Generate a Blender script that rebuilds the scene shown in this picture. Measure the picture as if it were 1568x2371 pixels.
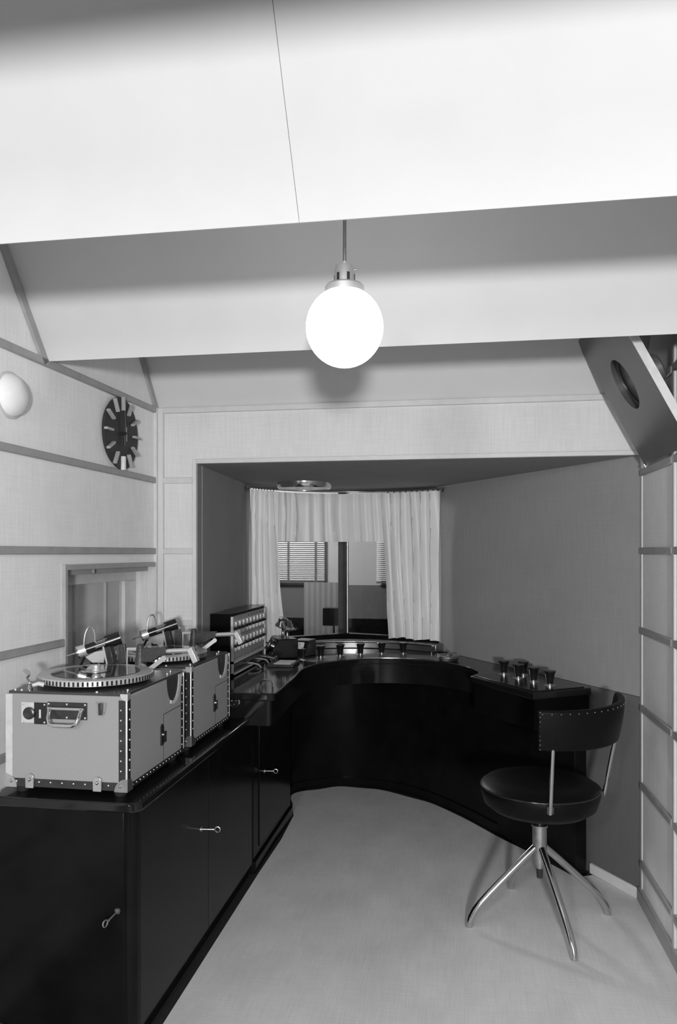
import bpy, math, random
from mathutils import Vector, Matrix

# ------------------------------------------------------------------ clean scene
for o in list(bpy.data.objects):
    bpy.data.objects.remove(o, do_unlink=True)
scene = bpy.context.scene
COL = scene.collection
random.seed(7)
R = math.radians

# ------------------------------------------------------------------ camera, world, lights, exposure
cam_d = bpy.data.cameras.new('camera')
cam = bpy.data.objects.new('camera', cam_d)
COL.objects.link(cam)
cam_d.sensor_fit = 'HORIZONTAL'
cam_d.sensor_width = 36.0
cam_d.lens = 36.0 * 1760.0 / 1568.0
cam_d.shift_y = (1280.0 - 1185.5) / 1568.0
cam_d.clip_start = 0.02
cam.location = (0, 0, 1.28)
cam.rotation_euler = (R(90), 0, math.atan(286 / 1760.0))
scene.camera = cam

world = bpy.data.worlds.new('world')
scene.world = world
world.use_nodes = True
world.node_tree.nodes['Background'].inputs[0].default_value = (1, 1, 1, 1)
world.node_tree.nodes['Background'].inputs[1].default_value = 0.0


def point_lamp(name, loc, power, radius):
    d = bpy.data.lights.new(name, 'POINT')
    d.energy = power
    d.shadow_soft_size = radius
    o = bpy.data.objects.new(name, d)
    o.location = loc
    COL.objects.link(o)
    return o


point_lamp('photo_lamp', (0.31, -1.60, 1.26), 400.0, 0.11)        # photographer's lamp behind the camera
point_lamp('fill_lamp_high', (-0.65, -1.00, 1.81), 66.0, 0.14)      # unseen fill lamp added high behind the camera to brighten the walls
point_lamp('studio_fill', (-1.9, 5.7, 2.05), 160.0, 0.15)             # unseen fill added to brighten the studio beyond the glass

scene.view_settings.view_transform = 'Standard'
scene.view_settings.look = 'None'
scene.view_settings.gamma = 1.0
scene.view_settings.use_curve_mapping = False
scene.view_settings.exposure = 0.0

# ------------------------------------------------------------------ materials


def new_mat(name):
    m = bpy.data.materials.new(name)
    m.use_nodes = True
    nt = m.node_tree
    b = nt.nodes['Principled BSDF']
    return m, nt, b


def plain(name, g, rough=0.5, metal=0.0, coat=0.0, noise=0.0, scale=30.0, bump=0.0, spec=0.5, emis=0.0):
    """Grey procedural material with a little noise in colour and relief."""
    m, nt, b = new_mat(name)
    b.inputs['Roughness'].default_value = rough
    b.inputs['Metallic'].default_value = metal
    b.inputs['Coat Weight'].default_value = coat
    b.inputs['Coat Roughness'].default_value = 0.05
    b.inputs['Specular IOR Level'].default_value = spec
    if emis > 0:
        b.inputs['Emission Color'].default_value = (1, 1, 1, 1)
        b.inputs['Emission Strength'].default_value = emis
    tc = nt.nodes.new('ShaderNodeTexCoord')
    nz = nt.nodes.new('ShaderNodeTexNoise')
    nz.inputs['Scale'].default_value = scale
    nz.inputs['Detail'].default_value = 4
    nt.links.new(tc.outputs['Object'], nz.inputs['Vector'])
    mr = nt.nodes.new('ShaderNodeMapRange')
    mr.inputs['From Min'].default_value = 0.25
    mr.inputs['From Max'].default_value = 0.75
    mr.inputs['To Min'].default_value = g * (1 - noise)
    mr.inputs['To Max'].default_value = g * (1 + noise)
    nt.links.new(nz.outputs['Fac'], mr.inputs['Value'])
    nt.links.new(mr.outputs['Result'], b.inputs['Base Color'])
    if bump > 0:
        bp = nt.nodes.new('ShaderNodeBump')
        bp.inputs['Strength'].default_value = bump
        bp.inputs['Distance'].default_value = 0.002
        nt.links.new(nz.outputs['Fac'], bp.inputs['Height'])
        nt.links.new(bp.outputs['Normal'], b.inputs['Normal'])
    return m


def woven(name, g, va=0.12, ha=0.08, fine=170.0, floor=False, rough=0.85, blot=0.06):
    """Woven cloth: fine threads in two directions, plus broad blotches."""
    m, nt, b = new_mat(name)
    b.inputs['Roughness'].default_value = rough
    b.inputs['Specular IOR Level'].default_value = 0.25
    tc = nt.nodes.new('ShaderNodeTexCoord')
    sp = nt.nodes.new('ShaderNodeSeparateXYZ')
    nt.links.new(tc.outputs['Object'], sp.inputs[0])
    if floor:
        h, v = sp.outputs['X'], sp.outputs['Y']
    else:
        ad = nt.nodes.new('ShaderNodeMath')
        ad.operation = 'ADD'
        nt.links.new(sp.outputs['X'], ad.inputs[0])
        nt.links.new(sp.outputs['Y'], ad.inputs[1])
        h, v = ad.outputs[0], sp.outputs['Z']

    def thread(a, bb, s1, s2):
        m1 = nt.nodes.new('ShaderNodeMath'); m1.operation = 'MULTIPLY'; m1.inputs[1].default_value = s1
        m2 = nt.nodes.new('ShaderNodeMath'); m2.operation = 'MULTIPLY'; m2.inputs[1].default_value = s2
        nt.links.new(a, m1.inputs[0]); nt.links.new(bb, m2.inputs[0])
        cb = nt.nodes.new('ShaderNodeCombineXYZ')
        nt.links.new(m1.outputs[0], cb.inputs[0]); nt.links.new(m2.outputs[0], cb.inputs[1])
        nz = nt.nodes.new('ShaderNodeTexNoise')
        nz.inputs['Scale'].default_value = 1.0
        nz.inputs['Detail'].default_value = 3
        nz.inputs['Roughness'].default_value = 0.6
        nt.links.new(cb.outputs[0], nz.inputs['Vector'])
        return nz.outputs['Fac']
    t1 = thread(h, v, fine, 7.0)
    t2 = thread(h, v, 8.0, fine)
    bl = thread(h, v, 5.0, 3.0)

    def ma(op, a, bv):
        n = nt.nodes.new('ShaderNodeMath'); n.operation = op
        nt.links.new(a, n.inputs[0])
        if isinstance(bv, (int, float)):
            n.inputs[1].default_value = bv
        else:
            nt.links.new(bv, n.inputs[1])
        return n.outputs[0]
    k = ma('ADD', ma('ADD', ma('MULTIPLY', ma('SUBTRACT', t1, 0.5), 4 * va), ma('MULTIPLY', ma('SUBTRACT', t2, 0.5), 4 * ha)),
           ma('MULTIPLY', ma('SUBTRACT', bl, 0.5), 4 * blot))
    c = ma('MULTIPLY', ma('ADD', k, 1.0), g)
    nt.links.new(c, b.inputs['Base Color'])
    bp = nt.nodes.new('ShaderNodeBump')
    bp.inputs['Strength'].default_value = 0.25
    bp.inputs['Distance'].default_value = 0.0015
    nt.links.new(ma('ADD', t1, t2), bp.inputs['Height'])
    nt.links.new(bp.outputs['Normal'], b.inputs['Normal'])
    return m


def glass_mat(name, tint=0.92, ior=1.5):
    m = bpy.data.materials.new(name)
    m.use_nodes = True
    nt = m.node_tree
    for n in list(nt.nodes):
        nt.nodes.remove(n)
    out = nt.nodes.new('ShaderNodeOutputMaterial')
    mix = nt.nodes.new('ShaderNodeMixShader')
    lw = nt.nodes.new('ShaderNodeLayerWeight'); lw.inputs['Blend'].default_value = 0.5
    pw = nt.nodes.new('ShaderNodeMath'); pw.operation = 'POWER'; pw.inputs[1].default_value = 5.0
    fr = nt.nodes.new('ShaderNodeMath'); fr.operation = 'MULTIPLY_ADD'
    f0 = ((ior - 1) / (ior + 1)) ** 2
    fr.inputs[1].default_value = 1 - f0; fr.inputs[2].default_value = f0
    nt.links.new(lw.outputs['Facing'], pw.inputs[0]); nt.links.new(pw.outputs[0], fr.inputs[0])
    tr = nt.nodes.new('ShaderNodeBsdfTransparent'); tr.inputs[0].default_value = (tint, tint, tint, 1)
    gl = nt.nodes.new('ShaderNodeBsdfGlossy'); gl.inputs['Roughness'].default_value = 0.01
    nt.links.new(fr.outputs[0], mix.inputs[0])
    nt.links.new(tr.outputs[0], mix.inputs[1])
    nt.links.new(gl.outputs[0], mix.inputs[2])
    nt.links.new(mix.outputs[0], out.inputs['Surface'])
    return m


M = dict(
    plaster=plain('plaster_white', 0.66, 0.9, noise=0.02, scale=9, bump=0.08),
    fabric=woven('wall_cloth', 0.86, 0.06, 0.03, 170),
    fabric_far=woven('far_wall_cloth', 0.68, 0.06, 0.04, 170),  # wall cloth darkened to offset the stronger light on the far wall
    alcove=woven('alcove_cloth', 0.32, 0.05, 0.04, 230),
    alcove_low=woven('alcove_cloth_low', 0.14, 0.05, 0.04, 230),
    soffit=woven('soffit_cloth', 0.30, 0.05, 0.05, 210, floor=True),
    mat=woven('floor_matting', 0.74, 0.06, 0.05, 200, floor=True, blot=0.10),
    rail=plain('rail_wood', 0.36, 0.55, noise=0.10, scale=25),
    rail_light=plain('light_trim_wood', 0.60, 0.5, noise=0.05, scale=25),
    post=plain('corner_post_wood', 0.64, 0.5, noise=0.05, scale=25),
    dark_floor=plain('dark_floor', 0.02, 0.7, noise=0.2),
    white=plain('white_paint', 0.72, 0.5, noise=0.06, scale=20, bump=0.1),
    lacquer=plain('black_lacquer', 0.009, 0.09, coat=0.0, noise=0.25, scale=14, spec=0.42),
    lacquer_body=plain('black_polished_wood', 0.006, 0.18, noise=0.35, scale=10, spec=0.11),
    black=plain('black_bakelite', 0.012, 0.22, noise=0.2),
    leather=plain('black_leather', 0.004, 0.42, noise=0.3, scale=160, bump=0.25, spec=0.14),
    rubber=plain('black_rubber', 0.012, 0.8),
    chrome=plain('chrome', 0.62, 0.16, metal=1.0, noise=0.05),
    steel=plain('brushed_steel', 0.46, 0.36, metal=1.0, noise=0.15, scale=60),
    alu=plain('aluminium', 0.74, 0.33, metal=0.75, noise=0.05),
    darkmetal=plain('dark_metal', 0.06, 0.35, metal=0.7, noise=0.3),
    hammered=plain('hammered_grey_metal', 0.055, 0.42, metal=0.2, noise=0.45, scale=260, bump=0.5),
    case=plain('grey_leathercloth', 0.29, 0.55, noise=0.04, scale=200, bump=0.1),
    case_top=plain('case_top_plate', 0.045, 0.28, noise=0.2, scale=40),
    case_pale=plain('pale_metal_strip', 0.52, 0.5, noise=0.12, scale=45),
    record=plain('record_lacquer', 0.03, 0.05, noise=0.05, spec=0.9, coat=0.6),
    pale=plain('pale_enamel', 0.60, 0.4, noise=0.03),
    panel_grey=plain('panel_grey_enamel', 0.38, 0.4, noise=0.04),
    clock=plain('clock_face', 0.036, 0.5, noise=0.05, spec=0.2),
    marker=plain('clock_marker_wood', 0.40, 0.4, noise=0.05),
    marker_pale=plain('clock_marker_bright', 0.80, 0.3, noise=0.03),  # paler tone for the bottom clock marker and the meter window
    opal=plain('opal_glass_unlit', 0.85, 0.18, noise=0.01),
    globe=plain('opal_glass_lit', 0.85, 0.25, emis=6.5),
    baffle=plain('dark_stained_board', 0.085, 0.32, noise=0.18, scale=6),
    board_edge=plain('raw_board_edge', 0.62, 0.6, noise=0.12, scale=30),
    cone=plain('speaker_cone', 0.012, 0.9, spec=0.1),
    magnet=plain('speaker_magnet', 0.22, 0.35, metal=0.5),
    curtain=plain('satin_curtain', 0.80, 0.42, noise=0.03, scale=8, spec=0.4),
    ledge_metal=plain('ledge_metal', 0.30, 0.30, metal=0.85, noise=0.2, scale=12),
    glass=glass_mat('window_glass', 0.80, 1.5),
    hatch_glass=glass_mat('hatch_glass', 0.97, 1.35),
    studio_wall=plain('studio_wall', 0.40, 0.8, noise=0.05, scale=5),
    studio_dado=plain('studio_dado', 0.10, 0.7, noise=0.1, scale=5),
    studio_floor=plain('studio_floor', 0.05, 0.4, noise=0.1),
    slat=plain('blind_slat', 0.75, 0.35, noise=0.02),
    tape=plain('blind_tape', 0.10, 0.8),
    drape=plain('studio_drape', 0.22, 0.8, noise=0.05),
)

# ------------------------------------------------------------------ mesh helpers


class MB:
    def __init__(self):
        self.v, self.f = [], []

    def add(self, vs, fs):
        b = len(self.v)
        self.v += [tuple(p) for p in vs]
        self.f += [tuple(i + b for i in q) for q in fs]
        return self

    def box(self, x0, x1, y0, y1, z0, z1):
        vs = [(x, y, z) for z in (z0, z1) for y in (y0, y1) for x in (x0, x1)]
        return self.add(vs, [(0, 2, 3, 1), (4, 5, 7, 6), (0, 1, 5, 4), (2, 6, 7, 3), (0, 4, 6, 2), (1, 3, 7, 5)])

    def obox(self, c, ax, ay, az):
        """Box from centre and three half-extent vectors."""
        c, ax, ay, az = map(Vector, (c, ax, ay, az))
        vs = [c + sx * ax + sy * ay + sz * az for sz in (-1, 1) for sy in (-1, 1) for sx in (-1, 1)]
        fs = [(0, 2, 3, 1), (4, 5, 7, 6), (0, 1, 5, 4), (2, 6, 7, 3), (0, 4, 6, 2), (1, 3, 7, 5)]
        if ax.cross(ay).dot(az) < 0:
            fs = [tuple(reversed(q)) for q in fs]
        return self.add(vs, fs)

    def prism(self, poly, z0, z1, fn=None):
        """Extrude a 2D polygon (counter-clockwise) from z0 to z1; fn maps (a,b,c) to xyz."""
        ar = sum(poly[i][0] * poly[(i + 1) % len(poly)][1] - poly[(i + 1) % len(poly)][0] * poly[i][1] for i in range(len(poly)))
        if ar < 0:
            poly = list(reversed(poly))
        n = len(poly)
        fn = fn or (lambda a, b, c: (a, b, c))
        vs = [fn(a, b, z0) for a, b in poly] + [fn(a, b, z1) for a, b in poly]
        fs = [tuple(reversed(range(n))), tuple(range(n, 2 * n))]
        fs += [(i, (i + 1) % n, n + (i + 1) % n, n + i) for i in range(n)]
        return self.add(vs, fs)

    def lathe(self, prof, o=(0, 0, 0), axis=(0, 0, 1), n=24, a0=0.0, a1=2 * math.pi):
        o = Vector(o)
        w = Vector(axis).normalized()
        u = w.orthogonal().normalized()
        v = w.cross(u)
        vs, fs = [], []
        full = abs(a1 - a0 - 2 * math.pi) < 1e-6
        m = n if full else n + 1
        for r, z in prof:
            for i in range(m):
                a = a0 + (a1 - a0) * i / n
                vs.append(o + w * z + (u * math.cos(a) + v * math.sin(a)) * r)
        for j in range(len(prof) - 1):
            for i in range(n):
                k = (i + 1) % m
                fs.append((j * m + i, j * m + k, (j + 1) * m + k, (j + 1) * m + i))
        if full:
            if prof[0][0] > 1e-6:
                fs.append(tuple(reversed(range(m))))
            if prof[-1][0] > 1e-6:
                fs.append(tuple(range((len(prof) - 1) * m, len(prof) * m)))
        return self.add(vs, fs)

    def cyl(self, p, q, r, r2=None, n=16):
        p, q = Vector(p), Vector(q)
        L = (q - p).length
        return self.lathe([(r, 0), (r if r2 is None else r2, L)], p, q - p, n)

    def ball(self, c, r, n=16, sq=1.0):
        prof = [(max(r * math.sin(math.pi * i / (n // 2)), 1e-5), -r * sq * math.cos(math.pi * i / (n // 2))) for i in range(n // 2 + 1)]
        return self.lathe(prof, c, (0, 0, 1), n)

    def tube(self, pts, r, n=10, closed=False):
        pts = [Vector(p) for p in pts]
        rs = r if isinstance(r, (list, tuple)) else [r] * len(pts)
        vs, fs = [], []
        N = len(pts)
        prev = None
        for i, p in enumerate(pts):
            if closed:
                t = (pts[(i + 1) % N] - pts[i - 1]).normalized()
            else:
                t = (pts[min(i + 1, N - 1)] - pts[max(i - 1, 0)]).normalized()
            u = t.orthogonal().normalized() if prev is None else (prev - t * prev.dot(t)).normalized()
            prev = u
            w = t.cross(u)
            vs += [p + (u * math.cos(2 * math.pi * k / n) + w * math.sin(2 * math.pi * k / n)) * rs[i] for k in range(n)]
        for i in range(N if closed else N - 1):
            j = (i + 1) % N
            for k in range(n):
                l = (k + 1) % n
                fs.append((i * n + k, i * n + l, j * n + l, j * n + k))
        if not closed:
            fs.append(tuple(reversed(range(n))))
            fs.append(tuple(range((N - 1) * n, N * n)))
        return self.add(vs, fs)

    def torus(self, c, axis, R_, r, n=24, k=8):
        c = Vector(c); w = Vector(axis).normalized(); u = w.orthogonal().normalized(); v = w.cross(u)
        return self.tube([c + (u * math.cos(2 * math.pi * i / n) + v * math.sin(2 * math.pi * i / n)) * R_ for i in range(n)], r, k, True)

    def band(self, outer, inner, z0, z1):
        """Vertical wall between two equal-length polylines (open)."""
        return self.prism(list(outer) + list(reversed(inner)), z0, z1)

    def mesh(self, name, smooth=True):
        me = bpy.data.meshes.new(name)
        me.from_pydata(self.v, [], self.f)
        me.validate()
        if smooth:
            me.polygons.foreach_set('use_smooth', [True] * len(me.polygons))
            me.set_sharp_from_angle(angle=R(38))
        me.update()
        return me

    def build(self, name, mat, parent=None, bevel=0.0, seg=2, world=False, **props):
        """Link as ONE mesh object. world=True: vertices are in world space (parents unrotated)."""
        if world and parent is not None:
            off = Vector((0, 0, 0))
            p = parent
            while p is not None:
                off += p.location
                p = p.parent
            self.v = [(x - off.x, y - off.y, z - off.z) for x, y, z in self.v]
        me = self.mesh(name)
        me.materials.append(M[mat])
        o = bpy.data.objects.new(name, me)
        COL.objects.link(o)
        o.parent = parent
        if bevel:
            bm = o.modifiers.new('bevel', 'BEVEL')
            bm.width = bevel
            bm.segments = seg
            bm.limit_method = 'ANGLE'
            bm.angle_limit = R(40)
            bm.use_clamp_overlap = True
        for k_, v_ in props.items():
            o[k_] = v_
        return o


def root(name, loc=(0, 0, 0), rz=0.0, **props):
    o = bpy.data.objects.new(name, None)
    o.empty_display_size = 0.05
    o.location = loc
    o.rotation_euler = (0, 0, rz)
    COL.objects.link(o)
    for k_, v_ in props.items():
        o[k_] = v_
    return o


def dup(o, parent=None, loc=None):
    c = o.copy()
    COL.objects.link(c)
    c.parent = parent
    if loc is not None:
        c.location = loc
    for ch in list(o.children):
        dup(ch, c)
    return c


def arc(cx, cy, r, a0, a1, n):
    return [(cx + r * math.cos(R(a0 + (a1 - a0) * i / n)), cy + r * math.sin(R(a0 + (a1 - a0) * i / n))) for i in range(n + 1)]


# ------------------------------------------------------------------ key dimensions
ZC = 1.862                       # lower edge of the sawtooth ceiling
RAILS = [1.857, 1.573, 1.287, 0.996, 0.713, 0.43, 0.145]
RH = 0.012                       # half height of a rail
TL, TR = R(-1.45), R(0.8)        # slight splay of the side walls


def lwx(y): return -1.229 - math.tan(R(1.45)) * (2.94 - y)
def rwx(y): return 0.652 + math.tan(R(0.8)) * (2.943 - y)


# alcove right wall: start, direction along the wall, normal into the room
W0, WU, WN = Vector((0.652, 2.943)), Vector((-0.536, 0.844)).normalized(), Vector((-0.844, -0.536)).normalized()
def wall_pt(u, n): p = W0 + WU * u + WN * n; return (p.x, p.y)


CAX, CAY, CAR = -0.5165, 3.6251, 0.6236      # curtain rail arc
SOF = 1.640                                  # underside of the alcove soffit

# ------------------------------------------------------------------ floor and matting
fl = MB().box(-3.0, 3.0, -4.1, 4.60, -0.05, 0.0).build('floor', 'dark_floor', kind='structure')

edge = [(-0.806, 3.62), (-0.855, 3.80), (-0.885, 3.93), (-0.80, 4.035), (-0.70, 4.085), (-0.58, 4.110), (-0.45, 4.085), (-0.30, 4.02), (-0.17, 3.92),
        (-0.05, 3.795), (0.06, 3.64), (0.17, 3.49), (0.29, 3.33), (0.385, 3.20), (0.470, 3.11)]


def smooth_line(pts, k=6):
    out = []
    for i in range(len(pts) - 1):
        p0, p1, p2, p3 = pts[max(i - 1, 0)], pts[i], pts[i + 1], pts[min(i + 2, len(pts) - 1)]
        for j in range(k):
            t = j / k
            out.append(tuple(0.5 * (2 * p1[c] + (p2[c] - p0[c]) * t + (2 * p0[c] - 5 * p1[c] + 4 * p2[c] - p3[c]) * t * t
                                    + (3 * p1[c] - p0[c] - 3 * p2[c] + p3[c]) * t ** 3) for c in (0, 1)))
    out.append(pts[-1])
    return out


wavy = []
for i, (x, y) in enumerate(smooth_line(edge)):
    w = 0.010 * math.sin(i * 0.55) + 0.006 * math.sin(i * 0.23 + 1)
    wavy.append((x - 0.4 * w, y - 0.012 + w))
mat_poly = [(-0.80, 0.7), (-0.80, 2.925), (-0.795, 3.3)] + wavy + [wall_pt(0.235, 0.017), wall_pt(0.0, 0.013), (rwx(2.9) - 0.016, 2.91), (rwx(0.7) - 0.017, 0.7)]
MB().prism(mat_poly, 0.0, 0.004).build('floor_matting', 'mat', label='pale woven matting covering the floor, wavy cut edge along the desk base', category='matting')

# ------------------------------------------------------------------ left wall (local: x into the room, y along the wall, z up)
wl = root('wall_left', (-1.229, 2.94, 0), TL, kind='structure')
HY0, HY1, HZ0, HZ1 = -0.695, -0.036, 0.84, 1.225
YB = -2.30
b = MB()
b.box(-0.10, -0.008, YB, HY0, 0, 2.40).box(-0.10, -0.008, HY1, 0.05, 0, 2.40)
b.box(-0.10, -0.008, HY0, HY1, 0, HZ0).box(-0.10, -0.008, HY0, HY1, HZ1, 2.40)
b.build('backing', 'fabric', wl)
lev = [2.40] + RAILS + [0.0]
for i in range(len(lev) - 1):
    z1 = lev[i] - (RH if i else 0)
    z0 = lev[i + 1] + (RH if i + 1 < len(lev) - 1 else 0)
    spans = [(z0, z1, YB, -0.028)]
    if z0 < HZ1 + 0.018 and z1 > HZ0:
        spans = [(z0, z1, YB, HY0 - 0.016)]
        if z1 > HZ1 + 0.018:
            spans.append((max(z0, HZ1 + 0.018), z1, HY0 - 0.016, -0.028))
        if z0 < HZ0:
            spans.append((z0, HZ0, HY0 - 0.016, -0.028))
    for a, c, y0, y1 in spans:
        MB().box(-0.008, 0.0, y0, y1, a, c).build('panel', 'fabric', wl)
for z in RAILS:
    y1 = HY0 - 0.016 if HZ0 < z < HZ1 else -0.028
    MB().box(-0.006, 0.011, YB, y1, z - RH, z + RH).build('rail', 'rail', wl, bevel=0.003)
MB().box(-0.006, 0.012, -0.028, 0.0, 0, 1.87).build('corner_post', 'post', wl, bevel=0.004)
# sloping cover strips where the ceiling boards meet the wall
SL = Vector((0, -0.603, 0.798))
SN = Vector((0, -0.798, -0.603))
for ye in (2.142, 1.311, 2.945):
    e = Vector((0.0, ye - 2.94 - 0.004, ZC))
    c = e + SL * 0.30 + SN * 0.014
    MB().obox(c, (0.011, 0, 0), SL * 0.30, SN * 0.013).build('cover_strip', 'rail', wl)
# hatch: recess lining, frame, pane, little room behind
MB().box(-0.10, 0.012, HY0 - 0.016, HY0, HZ0, HZ1 + 0.018).build('hatch_jamb', 'rail', wl, bevel=0.002)
MB().box(-0.10, 0.012, HY1, HY1 + 0.008, HZ0, HZ1 + 0.018).build('hatch_jamb', 'post', wl, bevel=0.002)
MB().box(-0.10, 0.012, HY0, HY1, HZ1, HZ1 + 0.018).build('hatch_head', 'rail', wl, bevel=0.002)
MB().box(-0.045, -0.020, HY0, HY1, HZ1 - 0.018, HZ1).build('hatch_track', 'rail', wl, bevel=0.002)
MB().box(-0.10, 0.025, HY0, HY1, HZ0, HZ0 + 0.018).build('hatch_sill', 'rail_light', wl, bevel=0.002)
FW = 0.045
win = MB().box(-0.098, -0.072, HY0, HY1, HZ1 - 0.055, HZ1 - 0.018).box(-0.098, -0.072, HY0, HY1, HZ0 + 0.018, HZ0 + 0.05)
win.box(-0.098, -0.072, HY0, HY0 + 0.03, HZ0 + 0.05, HZ1 - 0.055).box(-0.098, -0.072, HY1 - 0.10, HY1, HZ0 + 0.05, HZ1 - 0.055)
win.build('hatch_frame', 'rail_light', wl, bevel=0.002)
MB().box(-0.088, -0.084, HY0 + 0.03, HY1 - 0.10, HZ0 + 0.05, HZ1 - 0.055).build('hatch_pane', 'hatch_glass', wl)
MB().box(0.0, 0.004, -0.52, -0.514, HZ1 - 0.020, HZ1 - 0.002).build('hatch_catch', 'chrome', wl)
nb = MB().box(-0.22, -0.20, -1.1, 0.3, 0.7, 1.4).box(-0.20, -0.10, 0.28, 0.30, 0.7, 1.4).box(-0.20, -0.10, -1.12, -1.10, 0.7, 1.4)
nb.box(-0.20, -0.10, -1.1, 0.3, 0.68, 0.70).box(-0.20, -0.10, -1.1, 0.3, 1.4, 1.42)
nb.build('hatch_room', 'fabric', wl)
for yy in (-0.52, -0.30, -0.06):
    MB().box(-0.20, -0.192, yy, yy + 0.012, 0.7, 1.4).build('hatch_room_batten', 'rail_light', wl)

# ------------------------------------------------------------------ right wall (local: x away from the room)
wr = root('wall_right', (0.652, 2.943, 0), TR, kind='structure')
MB().box(0.008, 0.07, YB, 0.0, 0, 2.40).build('backing', 'fabric', wr)
for i in range(len(lev) - 1):
    z1 = lev[i] - (RH if i else 0)
    z0 = lev[i + 1] + (RH if i + 1 < len(lev) - 1 else 0)
    for y0, y1 in ((YB, -0.443), (-0.417, -0.022)):
        MB().box(0.0, 0.008, y0, y1, z0, z1).build('panel', 'fabric', wr)
for z in RAILS:
    MB().box(-0.010, 0.006, YB, -0.443, z - RH, z + RH).build('rail', 'rail', wr, bevel=0.003)
    MB().box(-0.010, 0.006, -0.417, -0.022, z - RH, z + RH).build('rail', 'rail', wr, bevel=0.003)
MB().box(-0.008, 0.006, -0.443, -0.417, 0, 2.40).build('upright', 'rail_light', wr, bevel=0.003)
MB().box(-0.004, 0.008, -0.022, 0.0, 0, 1.87).build('corner_post', 'post', wr, bevel=0.003)
bb = MB().box(-0.016, 0.004, YB, 0.0, 0, 0.050).build('baseboard_right', 'rail', None, bevel=0.004, kind='structure')
bb.location = wr.location; bb.rotation_euler = wr.rotation_euler

# ------------------------------------------------------------------ far wall with the alcove opening
AX0 = -1.058
wf = root('wall_far', (-0.3, 2.94, 0), kind='structure')
b = MB().box(-1.229, AX0 - 0.004, 2.948, 3.02, 0, 2.40).box(AX0 - 0.004, 0.652, 2.948, 3.02, SOF + 0.055, 2.40)
b.build('backing', 'fabric_far', wf, world=True)
levf = [(1.845, 1.585, AX0 - 0.017), (1.561, 1.299, AX0 - 0.017), (1.275, 1.008, AX0 - 0.017), (0.984, 0.725, AX0 - 0.017), (0.70, 0.0, AX0 - 0.017)]
for z1, z0, x1 in levf:
    MB().box(-1.229, x1, 2.940, 2.948, z0, z1).build('panel', 'fabric_far', wf, world=True)
MB().box(AX0 - 0.017, 0.652, 2.940, 2.948, SOF + 0.018, 1.845).build('panel', 'fabric_far', wf, world=True)
for z in RAILS[1:5]:
    MB().box(-1.20, AX0 - 0.017, 2.930, 2.946, z - RH, z + RH).build('rail', 'rail_light', wf, bevel=0.003, world=True)
MB().box(-1.20, 0.652, 2.926, 2.946, 1.845, 1.868).build('rail', 'rail_light', wf, bevel=0.003, world=True)
MB().box(-1.222, -1.196, 2.926, 2.946, 0, 1.868).build('corner_post', 'post', wf, bevel=0.004, world=True)
MB().box(AX0 - 0.017, AX0, 2.932, 2.950, 0, SOF + 0.018).build('opening_trim', 'post', wf, bevel=0.002, world=True)
MB().box(AX0, 0.652, 2.932, 2.950, SOF, SOF + 0.018).build('opening_trim', 'rail_light', wf, bevel=0.002, world=True)

# ------------------------------------------------------------------ back wall behind the camera
wb = MB().box(-3.0, 3.0, -4.1, -4.0, 0, 2.40).build('wall_back', 'studio_dado', kind='structure')

# ------------------------------------------------------------------ sawtooth ceiling
ce = root('ceiling', (-0.3, 0.3, ZC), kind='structure')
EDGES = [2.945, 2.139, 1.311, 0.39]
for k_, ye in enumerate(EDGES):
    e = Vector((ye, ZC))
    up = Vector((-0.603, 0.798))
    nb_ = Vector((0.798, 0.603))
    t = e + up * 0.625
    poly = [tuple(e), tuple(t), tuple(t + nb_ * 0.016), tuple(e + nb_ * 0.016 + up * 0.02)]
    xl, xr = lwx(ye) - 0.003, rwx(ye) + 0.003
    spans = [(xl, xr)]
    if k_ == 2:
        spans = [(xl, -0.2835), (-0.2825, xr)]
    for x0, x1 in spans:
        MB().prism(poly, x0, x1, lambda a, b_, c: (c, a, b_)).build('panel', 'plaster', ce, world=True)
    if k_ > 0:
        MB().prism([(ye + 0.014, ZC + 0.012), (ye + 0.030, ZC + 0.012), (ye + 0.062, 2.365), (ye + 0.046, 2.365)], xl, xr,
                   lambda a, b_, c: (c, a, b_)).build('riser', 'plaster', ce, world=True)
MB().box(-1.42, 0.80, 0.0, 3.02, 2.361, 2.42).build('top_slab', 'plaster', ce, world=True)

# ------------------------------------------------------------------ alcove shell
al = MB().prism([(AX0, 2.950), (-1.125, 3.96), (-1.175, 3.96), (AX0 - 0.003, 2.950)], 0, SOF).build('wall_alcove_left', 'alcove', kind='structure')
ar = root('wall_alcove_right', (W0.x, W0.y, 0), kind='structure')
UE = 1.47
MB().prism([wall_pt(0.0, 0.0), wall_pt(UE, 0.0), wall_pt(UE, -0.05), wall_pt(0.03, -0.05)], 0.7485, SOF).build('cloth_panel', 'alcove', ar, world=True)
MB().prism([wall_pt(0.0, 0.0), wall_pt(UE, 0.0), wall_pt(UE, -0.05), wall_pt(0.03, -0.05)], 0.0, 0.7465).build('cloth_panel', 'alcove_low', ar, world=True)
MB().prism([wall_pt(-0.005, 0.012), wall_pt(0.262, 0.012), wall_pt(0.262, 0.0), wall_pt(-0.005, 0.0)], 0.0, 0.042).build('baseboard_alcove', 'white', None, bevel=0.003, kind='structure')
MB().prism([(AX0 - 0.04, 2.950), (0.648, 2.950), wall_pt(0.02, -0.01), wall_pt(UE, -0.04), (-0.10, 4.30), (-0.655, 4.47), (-1.2, 4.05)], SOF, SOF + 0.05).build('ceiling_alcove', 'soffit', kind='structure')

# window to the studio: two panes meeting at a mullion
w1 = root('window_1', (-0.655, 4.36, 0.8), kind='structure')
PL, PM, PR = Vector((-1.135, 3.965)), Vector((-0.657, 4.365)), Vector((-0.118, 4.185))


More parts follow.
